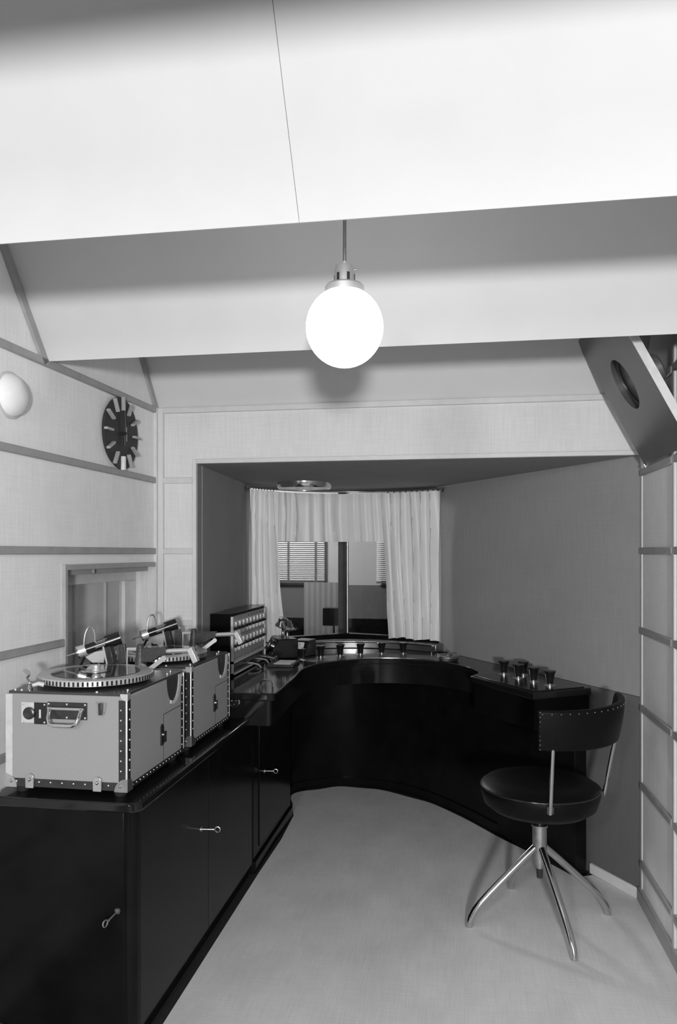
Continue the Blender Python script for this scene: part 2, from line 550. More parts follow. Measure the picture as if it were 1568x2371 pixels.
def slab(p, q, th, z0, z1):
    d = (q - p).normalized(); n = Vector((-d.y, d.x)) * th * 0.5
    return [tuple(p + n), tuple(p - n), tuple(q - n), tuple(q + n)], z0, z1


for p, q in ((PL, PM), (PM, PR)):
    MB().prism(*slab(p, q, 0.006, 0.815, SOF)).build('pane', 'glass', w1, world=True)
    MB().prism(*slab(p, q, 0.05, 0.0, 0.815)).build('sill_frame', 'lacquer_body', w1, world=True)
MB().prism(arc(PM.x, PM.y, 0.007, 0, 360, 12)[:-1], 0.815, SOF).build('mullion', 'steel', w1, world=True)
MB().box(PM.x - 0.055, PM.x - 0.012, PM.y + 0.004, PM.y + 0.05, 0.815, SOF).build('dark_upright', 'darkmetal', w1, world=True)  # dark upright strip behind the glass, left of the mullion

# studio beyond the glass
MB().box(-4.6, 2.6, 4.62, 7.1, -0.05, 0.0).build('floor_studio', 'studio_floor', kind='structure')
ws = root('wall_studio', (-1.0, 7.0, 0), kind='structure')
MB().box(-4.6, 2.6, 7.0, 7.1, 0.98, 2.4).build('plaster_face', 'studio_wall', ws, world=True)
MB().box(-4.6, 2.6, 7.0, 7.1, 0.67, 0.98).build('dado', 'studio_dado', ws, world=True)
MB().box(-4.6, 2.6, 6.98, 7.1, 0.0, 0.67).build('plinth', 'lacquer_body', ws, world=True)
MB().box(-4.6, 2.6, 4.62, 7.1, 2.4, 2.45).build('ceiling_studio', 'studio_wall', kind='structure')
MB().box(-4.65, -4.6, 4.62, 7.1, 0, 2.4).build('wall_studio_left', 'studio_wall', kind='structure')
MB().box(2.6, 2.65, 4.62, 7.1, 0, 2.4).build('wall_studio_right', 'studio_wall', kind='structure')


def blind(x0, x1, zb, lab):
    r_ = root('venetian_blind', ((x0 + x1) / 2, 6.955, zb), label=lab, category='blind', group='venetian blinds in the studio')
    me = None
    n = 36
    for i in range(n):
        z = 0.03 + i * 0.0182
        if me is None:
            o = MB().obox((0, 0, 0), ((x1 - x0) / 2, 0, 0), (0, 0.010, 0.0055), (0, -0.0004, 0.0008)).build('slat', 'slat', r_)
            me = o
        else:
            o = me.copy(); COL.objects.link(o); o.parent = r_
        o.location = (0, 0, z)
    MB().box(-(x1 - x0) / 2, (x1 - x0) / 2, -0.012, 0.012, 0.0, 0.014).build('bottom_rail', 'tape', r_)
    for fx in (-0.30, 0.17, 0.42):
        xx = fx * (x1 - x0)
        MB().box(xx - 0.008, xx + 0.008, -0.014, -0.012, 0.0, 0.69).build('tape', 'tape', r_)
    return r_


blind(-2.30, -1.262, 1.0, 'wide venetian blind seen through the glass beside the left curtain')
blind(-0.775, 0.25, 1.0, 'narrow strip of venetian blind seen beside the right curtain')
# pleated drape and dark box in the studio
def pleats(x0, x1, y, z0, z1, n, amp):
    m = MB(); k = n * 8
    vs = []
    for i in range(k + 1):
        x = x0 + (x1 - x0) * i / k
        yy = y + amp * math.sin(i / 8 * 2 * math.pi)
        vs += [(x, yy, z0), (x, yy, z1), (x, yy + 0.006, z0), (x, yy + 0.006, z1)]
    fs = []
    for i in range(k):
        a, c = i * 4, i * 4 + 4
        fs += [(a, c, c + 1, a + 1), (a + 2, a + 3, c + 3, c + 2)]
    return m.add(vs, fs)


pleats(-1.32, -0.99, 6.3, 0.0, 1.03, 7, 0.0014).build('studio_drape', 'drape', label='pale pleated drape standing in the studio behind the glass', category='drape')
sb = root('studio_loudspeaker', (-0.945, 5.60, 0), label='dark box on a thin stand seen through the studio window', category='loudspeaker')
MB().box(-0.075, 0.075, -0.06, 0.06, 0.74, 0.87).build('cabinet', 'lacquer_body', sb, bevel=0.004)
MB().cyl((0, 0, 0.02), (0, 0, 0.74), 0.008).build('pole', 'darkmetal', sb)
MB().lathe([(0.11, 0), (0.11, 0.012), (0.02, 0.025)], (0, 0, 0)).build('base', 'darkmetal', sb)

# ------------------------------------------------------------------ low cabinet on the left
lc = root('low_cabinet', (-1.02, 2.36, 0), label='long low black cabinet along the left wall under the recorders', category='cabinet')


def rounded(x0, x1, y0, y1, r, corner):
    """Rectangle with rounding on chosen corners ('br' = large x, small y ...)."""
    pts = []
    for nm, cx, cy, a in (('bl', x0 + r, y0 + r, 180), ('br', x1 - r, y0 + r, 270), ('tr', x1 - r, y1 - r, 0), ('tl', x0 + r, y1 - r, 90)):
        if nm in corner:
            pts += arc(cx, cy, r, a, a + 90, 8)
        else:
            pts.append({'bl': (x0, y0), 'br': (x1, y0), 'tr': (x1, y1), 'tl': (x0, y1)}[nm])
    return pts


MB().prism(rounded(-1.200, -0.817, 1.815, 2.900, 0.028, 'br'), 0.055, 0.624).build('body', 'lacquer_body', lc, world=True)
MB().prism(rounded(-1.205, -0.800, 1.797, 2.918, 0.035, 'br'), 0.624, 0.650).build('top', 'lacquer', lc, bevel=0.006, seg=3, world=True)
MB().prism(rounded(-1.195, -0.832, 1.835, 2.90, 0.02, 'br'), 0.004, 0.055).build('plinth', 'lacquer_body', lc, world=True)


def key(parent, p, d, up=(0, 0, 1), L=0.05):
    """Key standing in a lock: escutcheon, shaft, bow (ring)."""
    p, d, up = Vector(p), Vector(d).normalized(), Vector(up)
    k = MB()
    k.cyl(p - d * 0.001, p + d * 0.003, 0.008, n=14)
    k.cyl(p, p + d * L * 0.68, 0.0024, n=8)
    k.cyl(p + d * L * 0.62, p + d * L * 0.68, 0.004, n=8)
    k.torus(p + d * L * 0.85, d.cross(up), 0.0085, 0.0018, 18, 6)
    return k.build('key', 'steel', parent, world=True)


for y0, y1, ky in ((1.846, 2.3752, 2.305), (2.3768, 2.897, 2.70)):
    dr = MB().box(-0.820, -0.8158, y0, y1, 0.060, 0.622).build('door', 'lacquer_body', lc, bevel=0.0015, world=True)
    if ky < 2.4:
        key(dr, (-0.8158, ky, 0.405), (1, 0.12, 0.0), L=0.062)
dr = MB().box(-1.198, -0.846, 1.8138, 1.818, 0.060, 0.622).build('door', 'lacquer_body', lc, bevel=0.0015, world=True)
key(dr, (-0.862, 1.8138, 0.372), (-0.22, -0.9, -0.22), L=0.058)

# ------------------------------------------------------------------ control desk
DZ = 0.747
cd = root('control_desk', (-0.45, 3.55, 0), label='black lacquered horseshoe control desk in the alcove', category='desk')
inner = [(-0.728, 2.79)] + arc(-0.728, 2.818, 0.028, -80, 0, 6) + [(-0.703, 3.0), (-0.712, 3.2), (-0.722, 3.36)]
inner += arc(-0.325, 3.42, 0.400, 178, 8, 40)
inner += [(0.068, 3.42), wall_pt(0.668, 0.306), wall_pt(0.232, 0.306), wall_pt(0.232, 0.03)]
outer = [(-1.062, 2.79)]
back_arc = arc(CAX, CAY, CAR - 0.005, 46, 162, 30)
top_poly = inner + [wall_pt(0.26, 0.006), wall_pt(1.36, 0.006)] + back_arc + [(-1.115, 3.74), (-1.062, 3.02), (-1.056, 2.935), (-1.056, 2.79)]
MB().prism(top_poly, DZ - 0.028, DZ).build('desktop', 'lacquer', cd, bevel=0.005, seg=3, world=True)
# apron under the inner edge
ap_o = [(-1.05, 2.806), (-0.735, 2.806)] + arc(-0.735, 2.826, 0.020, -80, 0, 6) + [(-0.718, 3.0), (-0.728, 3.2), (-0.737, 3.36)] + arc(-0.325, 3.42, 0.414, 178, 4, 40)
ap_i = [(-1.05, 2.830), (-0.75, 2.830)] + arc(-0.755, 2.846, 0.014, -80, 0, 6) + [(-0.738, 3.0), (-0.748, 3.2), (-0.757, 3.36)] + arc(-0.325, 3.42, 0.434, 178, 4, 40)
MB().band(ap_o, ap_i, DZ - 0.125, DZ - 0.028).build('apron', 'lacquer', cd, world=True)
# curved kneehole panel down to the floor
base = smooth_line([(-0.83, 3.60), (-0.875, 3.80), (-0.90, 3.935), (-0.80, 4.055), (-0.58, 4.13), (-0.30, 4.045), (-0.05, 3.815), (0.17, 3.51), (0.30, 3.345), (0.40, 3.215)])
base2 = []
for i, (x, y) in enumerate(base):
    a, c = Vector(base[max(i - 1, 0)]), Vector(base[min(i + 1, len(base) - 1)])
    d = (c - a).normalized()
    base2.append((x - d.y * 0.015, y + d.x * 0.015))
MB().band(base, base2, 0.0, DZ - 0.028).build('kneehole_panel', 'lacquer_body', cd, world=True)
lo = []
for i, (x, y) in enumerate(base):
    a, c = Vector(base[max(i - 1, 0)]), Vector(base[min(i + 1, len(base) - 1)])
    d = (c - a).normalized()
    lo.append((x + d.y * 0.008, y - d.x * 0.008))
MB().band(lo, base, 0.004, 0.05).build('kick_rail', 'lacquer_body', cd, world=True)
# left pedestal
MB().prism(rounded(-1.052, -0.822, 2.925, 3.60, 0.02, 'br'), 0.05, DZ - 0.12).build('pedestal', 'lacquer_body', cd, world=True)
MB().prism(rounded(-1.05, -0.812, 2.93, 3.61, 0.015, 'br'), 0.0, 0.05).build('plinth', 'lacquer_body', cd, bevel=0.004, world=True)
dr = MB().box(-0.824, -0.818, 3.02, 3.58, 0.08, DZ - 0.14).build('door', 'lacquer_body', cd, bevel=0.0015, world=True)
key(dr, (-0.818, 3.10, 0.364), (1, 0.1, 0.0), L=0.055)
# right arm box with the fader plate
arm = [wall_pt(0.245, 0.03), wall_pt(0.655, 0.03), wall_pt(0.655, 0.292), wall_pt(0.245, 0.292)]
MB().prism(arm, DZ - 0.15, DZ - 0.028).build('arm_box', 'lacquer_body', cd, world=True)
MB().prism([wall_pt(0.25, 0.035), wall_pt(0.75, 0.035), wall_pt(0.75, 0.11), wall_pt(0.25, 0.095)], 0.0, DZ - 0.15).build('end_panel', 'lacquer_body', cd, bevel=0.004, world=True)
MB().prism([wall_pt(0.246, 0.05), wall_pt(0.655, 0.05), wall_pt(0.655, 0.295), wall_pt(0.246, 0.295)], DZ, DZ + 0.004).build('fader_plate', 'black', cd, bevel=0.001, world=True)
# inlaid metal strip and dark fader plate around the curve
MB().band(arc(-0.325, 3.42, 0.425, 150, 60, 40), arc(-0.325, 3.42, 0.432, 150, 60, 40), DZ, DZ + 0.002).build('inlay_strip', 'chrome', cd, world=True)
MB().band(arc(-0.325, 3.42, 0.440, 152, 62, 40), arc(-0.325, 3.42, 0.575, 152, 62, 40), DZ, DZ + 0.0015).build('curved_plate', 'darkmetal', cd, world=True)
# raised window ledge at the back with metal edge
led_i = arc(CAX, CAY, CAR - 0.035, 50, 160, 40)
led_o = arc(CAX, CAY, CAR + 0.03, 50, 160, 40)
MB().band(led_i, led_o, DZ, 0.792).build('window_ledge', 'ledge_metal', cd, bevel=0.004, world=True)
MB().tube([(x, y, 0.785) for x, y in arc(CAX, CAY, CAR - 0.04, 52, 158, 40)], 0.007, 10).build('ledge_bar', 'steel', cd, world=True)


def knob_mb(h=0.060, r1=0.0135, r2=0.0245):
    return MB().lathe([(r1 * 0.95, 0.006), (r1, 0.010), (r1 * 1.15, h * 0.45), (r1 * 1.45, h * 0.80), (r2 * 0.93, h * 0.90), (r2, h * 0.93), (r2, h * 0.975), (r2 * 0.93, h), (0.00001, h * 0.99)], n=24)


k0 = None
off = cd.location
for x, y, z in [(-0.711, 3.812, DZ), (-0.621, 3.876, DZ), (-0.524, 3.942, DZ), (-0.418, 3.994, DZ), (-0.306, 4.012, DZ),
                (0.180, 3.380, DZ + 0.004), (0.235, 3.285, DZ + 0.004), (0.290, 3.206, DZ + 0.004), (0.345, 3.123, DZ + 0.004), (0.262, 3.375, DZ + 0.004)]:
    if k0 is None:
        k0 = knob_mb().build('knob', 'black', cd)
        MB().lathe([(0.024, 0), (0.024, 0.002), (0.014, 0.003), (0.014, 0.009), (0.00001, 0.009)], n=20).build('knob_plate', 'chrome', k0)
        k = k0
    else:
        k = dup(k0, cd)
    k.location = (x - off.x, y - off.y, z)
sw = MB().lathe([(0.0035, 0), (0.0035, 0.045), (0.012, 0.048), (0.013, 0.053), (0.00001, 0.056)], (-0.779, 3.706, DZ + 0.002), n=14).build('push_switch', 'black', cd, world=True)
MB().lathe([(0.026, 0), (0.026, 0.003), (0.012, 0.006), (0.00001, 0.006)], (-0.779, 3.706, DZ), n=20).build('switch_plate', 'chrome', sw, world=True)
# key panel on the left arm
kp = MB().prism([(-0.90, 3.45), (-0.775, 3.45), (-0.775, 3.60), (-0.90, 3.60)], DZ, DZ + 0.012).build('key_panel', 'darkmetal', cd, bevel=0.002, world=True)
for i in range(4):
    yk = 3.465 + i * 0.036
    MB().box(-0.87, -0.79, yk, yk + 0.012, DZ + 0.012, DZ + 0.015).build('label_strip', 'pale', kp, world=True)
    MB().cyl((-0.885, yk + 0.006, DZ + 0.012), (-0.885, yk + 0.002, DZ + 0.034), 0.0035, n=8).build('lever', 'chrome', kp, world=True)
MB().tube([(-0.790, 2.93, DZ), (-0.790, 2.93, DZ + 0.020), (-0.780, 2.93, DZ + 0.028), (-0.750, 2.93, DZ + 0.028), (-0.740, 2.93, DZ + 0.020), (-0.740, 2.93, DZ)], 0.004, 8).build('pull_handle', 'chrome', cd, world=True)
so = MB().lathe([(0.021, 0.0), (0.021, 0.010), (0.017, 0.014), (0.00001, 0.014)], (-0.857, 2.806, 0.712), (0, -1, 0), 24).build('round_socket', 'black', cd, world=True)
MB().torus((-0.857, 2.795, 0.712), (0, 1, 0), 0.020, 0.0018).build('socket_ring', 'chrome', so, world=True)
for a in (30, 150, 270):
    MB().ball((-0.857 + 0.009 * math.cos(R(a)), 2.791, 0.712 + 0.009 * math.sin(R(a))), 0.0030, 10).build('socket_pin', 'chrome', so, world=True)
# reading strip studs on the right of the arc
for x, y in ((-0.155, 3.93), (-0.125, 3.92)):
    MB().lathe([(0.004, 0), (0.003, 0.02), (0.00001, 0.022)], (x, y, DZ), n=10).build('pin', 'chrome', cd, world=True)

# ------------------------------------------------------------------ things on the desk
rk = root('amplifier_rack', (-1.02, 3.42, DZ), label='black amplifier rack with a pale front panel of switches on the desk', category='rack')
MB().box(-1.072, -0.980, 3.14, 3.70, DZ, DZ + 0.270).build('housing', 'lacquer_body', rk, bevel=0.003, world=True)
fp = MB().box(-0.980, -0.974, 3.15, 3.69, DZ + 0.062, DZ + 0.258).build('front_panel', 'panel_grey', rk, world=True)
fr = MB()
for a in ((3.143, 3.155, DZ + 0.006, DZ + 0.258), (3.685, 3.697, DZ + 0.006, DZ + 0.258), (3.143, 3.697, DZ + 0.006, DZ + 0.014), (3.143, 3.697, DZ + 0.055, DZ + 0.066)):
    fr.box(-0.979, -0.969, *a)
fr.build('frame', 'pale', rk, world=True)
MB().box(-0.980, -0.975, 3.155, 3.685, DZ + 0.014, DZ + 0.055).build('jack_strip', 'black', rk, world=True)
jk = MB()
for r_ in range(3):
    for i in range(26):
        jk.lathe([(0.0028, 0), (0.0028, 0.002), (0.00001, 0.0012)], (-0.975, 3.165 + i * 0.0204, DZ + 0.022 + r_ * 0.012), (1, 0, 0), 6)
jk.build('jacks', 'steel', rk, world=True, kind='stuff')
hl = MB()
for i in range(14):
    hl.lathe([(0.003, 0), (0.003, 0.001), (0.00001, 0.001)], (-0.974, 3.19 + i * 0.034 + (0.02 if i > 6 else 0), DZ + 0.074), (1, 0, 0), 6)
for i in range(6):
    hl.lathe([(0.004, 0), (0.004, 0.001), (0.00001, 0.001)], (-0.974, 3.40 + i * 0.05, DZ + 0.246), (1, 0, 0), 6)
hl.build('sockets', 'black', rk, world=True, kind='stuff')
s0 = None
for zrow in (0.205, 0.130):
    for i in range(9):
        y = 3.182 + i * 0.0585
        if s0 is None:
            s0 = MB().box(-0.001, 0.012, -0.0075, 0.0075, 0.006, 0.032).build('switch', 'alu', rk, bevel=0.003)
            MB().prism([(-0.020, -0.006), (0.0, -0.002), (0.020, -0.006), (0.020, 0.004), (-0.020, 0.004)], 0.0, 0.014, lambda a, b_, c: (c, a, b_)).build('pointer', 'black', s0)
            MB().box(-0.001, 0.010, -0.005, 0.005, -0.026, -0.006).build('stop', 'alu', s0, bevel=0.002)
            s = s0
        else:
            s = dup(s0, rk)
        s.location = (-0.974 - rk.location.x, y - rk.location.y, zrow)
for i, (y, dx, dz) in enumerate(((3.40, 0.035, 0.030), (3.44, 0.030, 0.022), (3.55, 0.030, 0.005), (3.585, 0.045, 0.005), (3.63, 0.055, 0.004), (3.66, 0.060, 0.004))):
    p = MB().tube([(-0.975, y, DZ + 0.024), (-0.955, y, DZ + 0.024), (-0.935 + dx * 0.3, y - 0.004, DZ + 0.018), (-0.945 + dx, y - 0.01, DZ + 0.0045)], 0.0042, 8)
    p.build('patch_plug', 'alu' if i % 2 == 0 else 'black', rk, world=True)
MB().tube([(-0.885, 3.60, DZ + 0.02), (-0.90, 3.62, DZ + 0.05), (-0.93, 3.64, DZ + 0.045), (-0.95, 3.62, DZ + 0.015), (-0.925, 3.52, DZ + 0.005), (-0.915, 3.47, DZ + 0.004)], 0.0025, 8).build('patch_cord', 'darkmetal', rk, world=True)

# telephone
te = root('telephone', (-0.915, 3.800, DZ), R(-62), label='black desk telephone with chrome cradle behind the amplifier rack', category='telephone')
MB().prism([(-0.07, 0.0), (0.075, 0.0), (0.075, 0.022), (0.035, 0.098), (-0.07, 0.098)], -0.075, 0.075, lambda a, b_, c: (c, -a, b_)).build('body', 'black', te, bevel=0.006)
dn = Vector((0, -0.885, 0.466))
dc = Vector((0, -0.0565, 0.0625))
dl = MB().lathe([(0.036, -0.002), (0.036, 0.007), (0.033, 0.009), (0.00001, 0.009)], dc, dn, 30).build('dial', 'chrome', te)
MB().lathe([(0.013, 0.009), (0.012, 0.011), (0.00001, 0.011)], dc, dn, 16).build('dial_centre', 'pale', dl)
u_ = Vector((1, 0, 0)); v_ = dn.cross(u_)
for i in range(10):
    a = R(30 + i * 31)
    MB().lathe([(0.0052, 0.0085), (0.0052, 0.0097), (0.00001, 0.0097)], dc + (u_ * math.cos(a) + v_ * math.sin(a)) * 0.0245, dn, 10).build('finger_hole', 'black', dl)
for sx in (-0.045, 0.045):
    c = MB().lathe([(0.014, 0.096), (0.008, 0.104), (0.006, 0.135), (0.010, 0.142), (0.00001, 0.143)], (sx, 0.02, 0), n=16)
    c.tube([(sx, -0.008, 0.172), (sx, -0.004, 0.150), (sx, 0.02, 0.140), (sx, 0.044, 0.150), (sx, 0.048, 0.172)], 0.0045, 8)
    c.build('cradle', 'chrome', te)
hs = MB().tube([(-0.085, 0.02, 0.176), (-0.04, 0.02, 0.186), (0.0, 0.02, 0.189), (0.04, 0.02, 0.186), (0.085, 0.02, 0.176)], [0.009, 0.011, 0.012, 0.011, 0.009], 12).build('handset', 'black', te)
MB().lathe([(0.010, 0.02), (0.014, 0.0), (0.026, -0.014), (0.028, -0.022), (0.00001, -0.020)], (-0.092, 0.02, 0.172), (0.25, 0, 1), 20).build('earpiece', 'chrome', hs)
MB().lathe([(0.010, 0.02), (0.012, 0.0), (0.020, -0.018), (0.033, -0.028), (0.00001, -0.024)], (0.092, 0.02, 0.172), (-0.25, 0, 1), 20).build('mouthpiece', 'chrome', hs)

# level meter
lm = root('level_meter', (-0.815, 3.870, DZ), R(-20), label='black wedge-shaped level meter with a white scale window on the desk', category='meter')
MB().prism([(-0.055, 0.0), (0.075, 0.0), (0.045, 0.022), (0.020, 0.080), (-0.055, 0.084)], -0.045, 0.045, lambda a, b_, c: (-c, -a, b_)).build('housing', 'black', lm, bevel=0.003)
fn_ = Vector((0, -0.918, 0.396)); c0 = Vector((0, -0.0315, 0.0540))
MB().obox(c0 + fn_ * 0.001, (0.024, 0, 0), Vector((0, 0.396, 0.918)) * 0.018, fn_ * 0.0015).build('scale_window', 'marker_pale', lm)
MB().obox(c0 + fn_ * 0.003 + Vector((0.004, 0, 0)), Vector((0.002, 0.0, 0.013)) * 0.9, Vector((0.0006, 0, 0)), fn_ * 0.0004).build('needle', 'black', lm)

# ashtray
at_ = root('ashtray', (-0.068, 3.790, DZ), label='round chrome ashtray on the desk beside the right curtain', category='ashtray')
MB().lathe([(0.044, 0.0), (0.050, 0.003), (0.056, 0.018), (0.054, 0.023), (0.046, 0.021), (0.038, 0.008), (0.00001, 0.006)], n=30).build('bowl', 'steel', at_)
MB().torus((0, 0, 0.025), (0, 0, 1), 0.052, 0.0045, 30, 8).build('rim', 'chrome', at_)
for a in (80, 200, 320):
    MB().obox((0.040 * math.cos(R(a)), 0.040 * math.sin(R(a)), 0.032), Vector((math.cos(R(a)), math.sin(R(a)), 0)) * 0.014, Vector((-math.sin(R(a)), math.cos(R(a)), 0)) * 0.006, (0, 0, 0.003)).build('cigarette_rest', 'chrome', at_)

# ------------------------------------------------------------------ disc recorders
def make_recorder(lab):
    t = root('disc_recorder', (-1.016, 2.03, 0.650), label=lab, category='recorder', group='portable disc recorders on the low cabinet')
    X0, X1, Y0, Y1, Z0, Z1 = -0.165, 0.170, -0.200, 0.200, 0.020, 0.268
    for sx in (X0 + 0.03, X1 - 0.03):
        for sy in (Y0 + 0.03, Y1 - 0.03):
            MB().lathe([(0.014, 0.0), (0.016, 0.004), (0.016, Z0), (0.00001, Z0)], (sx, sy, 0), n=14).build('rubber_foot', 'rubber', t)
    bd = MB().box(X0, X1, Y0, Y1, Z0, Z1 - 0.006).build('body', 'case', t, bevel=0.003)
    MB().box(X0 + 0.004, X1 - 0.004, Y0 + 0.004, Y1 - 0.004, Z1 - 0.006, Z1).build('top_plate', 'case_top', t, bevel=0.001)
    # metal edge strips with rivets
    e = 0.0012
    rv = MB()
    for (sx, sy) in ((1, -1), (1, 1)):
        xa, ya = X1 if sx > 0 else X0, Y1 if sy > 0 else Y0
        st = MB()
        st.box(min(xa, xa - sx * 0.021) - (e if sx < 0 else 0), max(xa, xa - sx * 0.021) + (e if sx > 0 else 0), ya - (e if sy < 0 else -0.0), ya + (e if sy > 0 else 0.0), Z0 + 0.01, Z1 - 0.016)
        st.box(xa - 0.0, xa + e, min(ya, ya - sy * 0.021), max(ya, ya - sy * 0.021), Z0 + 0.01, Z1 - 0.016)
        st.build('edge_strip', 'darkmetal', t)
        MB().cyl((xa, ya, Z0 + 0.01), (xa, ya, Z1 - 0.006), 0.0028, n=8).build('edge_bead', 'alu', t)
        for i in range(8):
            z = Z0 + 0.025 + i * 0.026
            rv.ball((xa - sx * 0.015, ya + sy * e, z), 0.0026, 8)
            rv.ball((xa + sx * e, ya - sy * 0.015, z), 0.0026, 8)
    MB().box(X0 - e, X0 + 0.018, Y0 - e, Y0 + 0.012, Z0 + 0.012, Z1 - 0.008).build('edge_strip', 'case_pale', t)
    MB().box(X0 - 0.0005, X1 + 0.0005, Y0 - e, Y0, Z0, Z0 + 0.021).build('bottom_strip', 'darkmetal', t)
    MB().box(X1, X1 + e, Y0 - 0.0005, Y1 + 0.0005, Z0, Z0 + 0.014).build('bottom_strip', 'darkmetal', t)
    for i in range(9):
        rv.ball((X0 + 0.03 + i * 0.032, Y0 - e, Z0 + 0.013), 0.0026, 8)
    for i in range(16):
        rv.ball((X1 + e, Y0 + 0.035 + i * 0.0225, Z0 + 0.008), 0.0022, 8)
    rv.build('rivets', 'alu', t, kind='stuff')
    # corner caps (rounded plates) and lugs
    for sx, xa in ((1, X1), (-1, X0)):
        cc = MB()
        pts = [(0, 0)] + arc(0, 0, 0.034, 0, 90, 8)
        cc.prism(pts, 0.0, 0.0028, lambda a, b_, c, xa=xa, sx=sx: (xa - sx * (a - 0.002), Y0 - e - c, Z0 + b_ - 0.002))
        cc.prism(pts, 0.0, 0.0028, lambda a, b_, c, xa=xa, sx=sx: (xa + sx * (c + e), Y0 + a - 0.003, Z0 + b_ - 0.002))
        cc.ball((xa - sx * 0.016, Y0 - e - 0.003, Z0 + 0.014), 0.0042, 10)
        cc.build('corner_cap', 'chrome' if sx < 0 else 'steel', t)
    cc = MB()
    pts = [(0, 0)] + arc(0, 0, 0.018, 0, 90, 6)
    cc.prism(pts, 0.0, 0.003, lambda a, b_, c: (X1 - (a - 0.002), Y0 - e - c, Z1 - b_ + 0.001))
    cc.prism(pts, 0.0, 0.003, lambda a, b_, c: (X1 + c + e, Y0 + a - 0.003, Z1 - b_ + 0.001))
    cc.build('corner_cap', 'alu', t)
    for xa in (-0.096, 0.092):
        lg = MB().prism([(-0.012, 0), (0.012, 0)] + arc(0, 0.026, 0.012, 0, 180, 10), 0.0, 0.005, lambda a, b_, c, xa=xa: (xa + a, Y0 - e - c, Z0 - 0.003 + b_))
        lg.ball((xa, Y0 - e - 0.005, Z0 + 0.020), 0.005, 12)
        lg.build('lug', 'chrome', t, bevel=0.001)
    # carrying handle on its plate
    pc = (0.007, Y0, 0.222)
    hp = MB().box(-0.0475, 0.0625, Y0 - 0.0022, Y0, 0.199, 0.243).build('handle_plate', 'darkmetal', t)
    hr = MB()
    for x in (-0.043, 0.0075, 0.058):
        for z in (0.204, 0.238):
            hr.ball((x, Y0 - 0.003, z), 0.0032, 8)
    hr.build('plate_screws', 'alu', hp)
    MB().tube([(-0.036, Y0 - 0.003, 0.226), (-0.036, Y0 - 0.012, 0.224), (-0.034, Y0 - 0.022, 0.205), (-0.028, Y0 - 0.026, 0.191), (-0.018, Y0 - 0.027, 0.188),
               (0.033, Y0 - 0.027, 0.188), (0.043, Y0 - 0.026, 0.191), (0.049, Y0 - 0.022, 0.205), (0.051, Y0 - 0.012, 0.224), (0.051, Y0 - 0.003, 0.226)], 0.0052, 10).build('handle', 'chrome', hp)
    MB().tube([(-0.042, Y0 - 0.008, 0.227), (0.057, Y0 - 0.008, 0.227)], 0.0042, 10).build('handle_hinge', 'chrome', hp)
    # socket plates left of the handle
    sp = MB().box(-0.121, -0.085, Y0 - 0.0018, Y0, 0.187, 0.240).build('socket_plate', 'case_pale', t)
    MB().lathe([(0.016, 0.0), (0.016, 0.006), (0.012, 0.008), (0.00001, 0.005)], (-0.098, Y0 - 0.001, 0.212), (0, -1, 0), 20).build('dial_knob', 'darkmetal', sp)
    sp = MB().box(-0.085, -0.050, Y0 - 0.0022, Y0, 0.184, 0.240).build('socket_plate', 'black', t)
    MB().box(-0.0705, -0.0655, Y0 - 0.0032, Y0 - 0.002, 0.200, 0.222).build('slot', 'pale', sp)
    sc = MB()
    for z in (0.189, 0.235):
        sc.ball((-0.055, Y0 - 0.003, z), 0.003, 8); sc.ball((-0.116, Y0 - 0.003, z), 0.003, 8)
    sc.build('plate_screws', 'alu', sp)
    # latch
    la = MB().prism([(-0.014, 0.018), (0.014, 0.018), (0.014, 0.008), (0.010, -0.012), (0.0, -0.022), (-0.010, -0.012), (-0.014, 0.008)], 0.0, 0.003, lambda a, b_, c: (0.101 + a, Y0 - c, 0.228 + b_)).build('latch', 'steel', t)
    MB().prism([(-0.005, 0.016), (0.005, 0.016), (0.004, -0.014), (-0.004, -0.014)], 0.003, 0.009, lambda a, b_, c: (0.101 + a, Y0 - c, 0.228 + b_)).build('latch_tongue', 'darkmetal', la, bevel=0.001)
    # right side: flap seams, lock, crescent finger opening
    sm = MB().box(X1, X1 + 0.0006, 0.041, 0.0425, Z0 + 0.014, 0.166).box(X1, X1 + 0.0006, 0.041, 0.180, 0.1655, 0.167)
    sm.build('flap_seam', 'darkmetal', t)
    lk = MB().prism([(-0.009, -0.028), (0.008, -0.028), (0.009, 0.024), (0.0, 0.032), (-0.009, 0.024)], 0.0, 0.004, lambda a, b_, c: (X1 + c, 0.028 + a, 0.110 + b_)).build('lock', 'darkmetal', t)
    MB().lathe([(0.005, 0.004), (0.004, 0.010), (0.00001, 0.011)], (X1, 0.028, 0.112), (1, 0, 0), 12).build('lock_button', 'chrome', lk)
    MB().box(X1, X1 + 0.004, 0.044, 0.056, 0.086, 0.116).build('lock_plate', 'darkmetal', lk)
    cr = [(0.066 + 0.045 + 0.045 * math.cos(R(a)), Z1 - 0.005 + 0.070 * math.sin(R(a))) for a in range(180, 361, 10)]
    co = [(0.060 + 0.055 + 0.066 * math.cos(R(a)), Z1 - 0.005 + 0.080 * math.sin(R(a))) for a in range(250, 361, 10)]
    ci = [(0.066 + 0.045 + 0.045 * math.cos(R(a)), Z1 - 0.005 + 0.070 * math.sin(R(a))) for a in range(250, 361, 10)]
    MB().prism(cr, 0.0, 0.0012, lambda a, b_, c: (X1 + c, a, b_)).build('finger_opening', 'case_top', t)
    MB().prism(co + list(reversed(ci)), 0.0, 0.003, lambda a, b_, c: (X1 + c, a, b_)).build('opening_rim', 'case_pale', t)
    # platter
    pz = 0.294
    pcx, pcy = -0.004, -0.020
    MB().lathe([(0.03, Z1), (0.03, 0.277)], (pcx, pcy, 0), n=20).build('platter_hub', 'darkmetal', t)
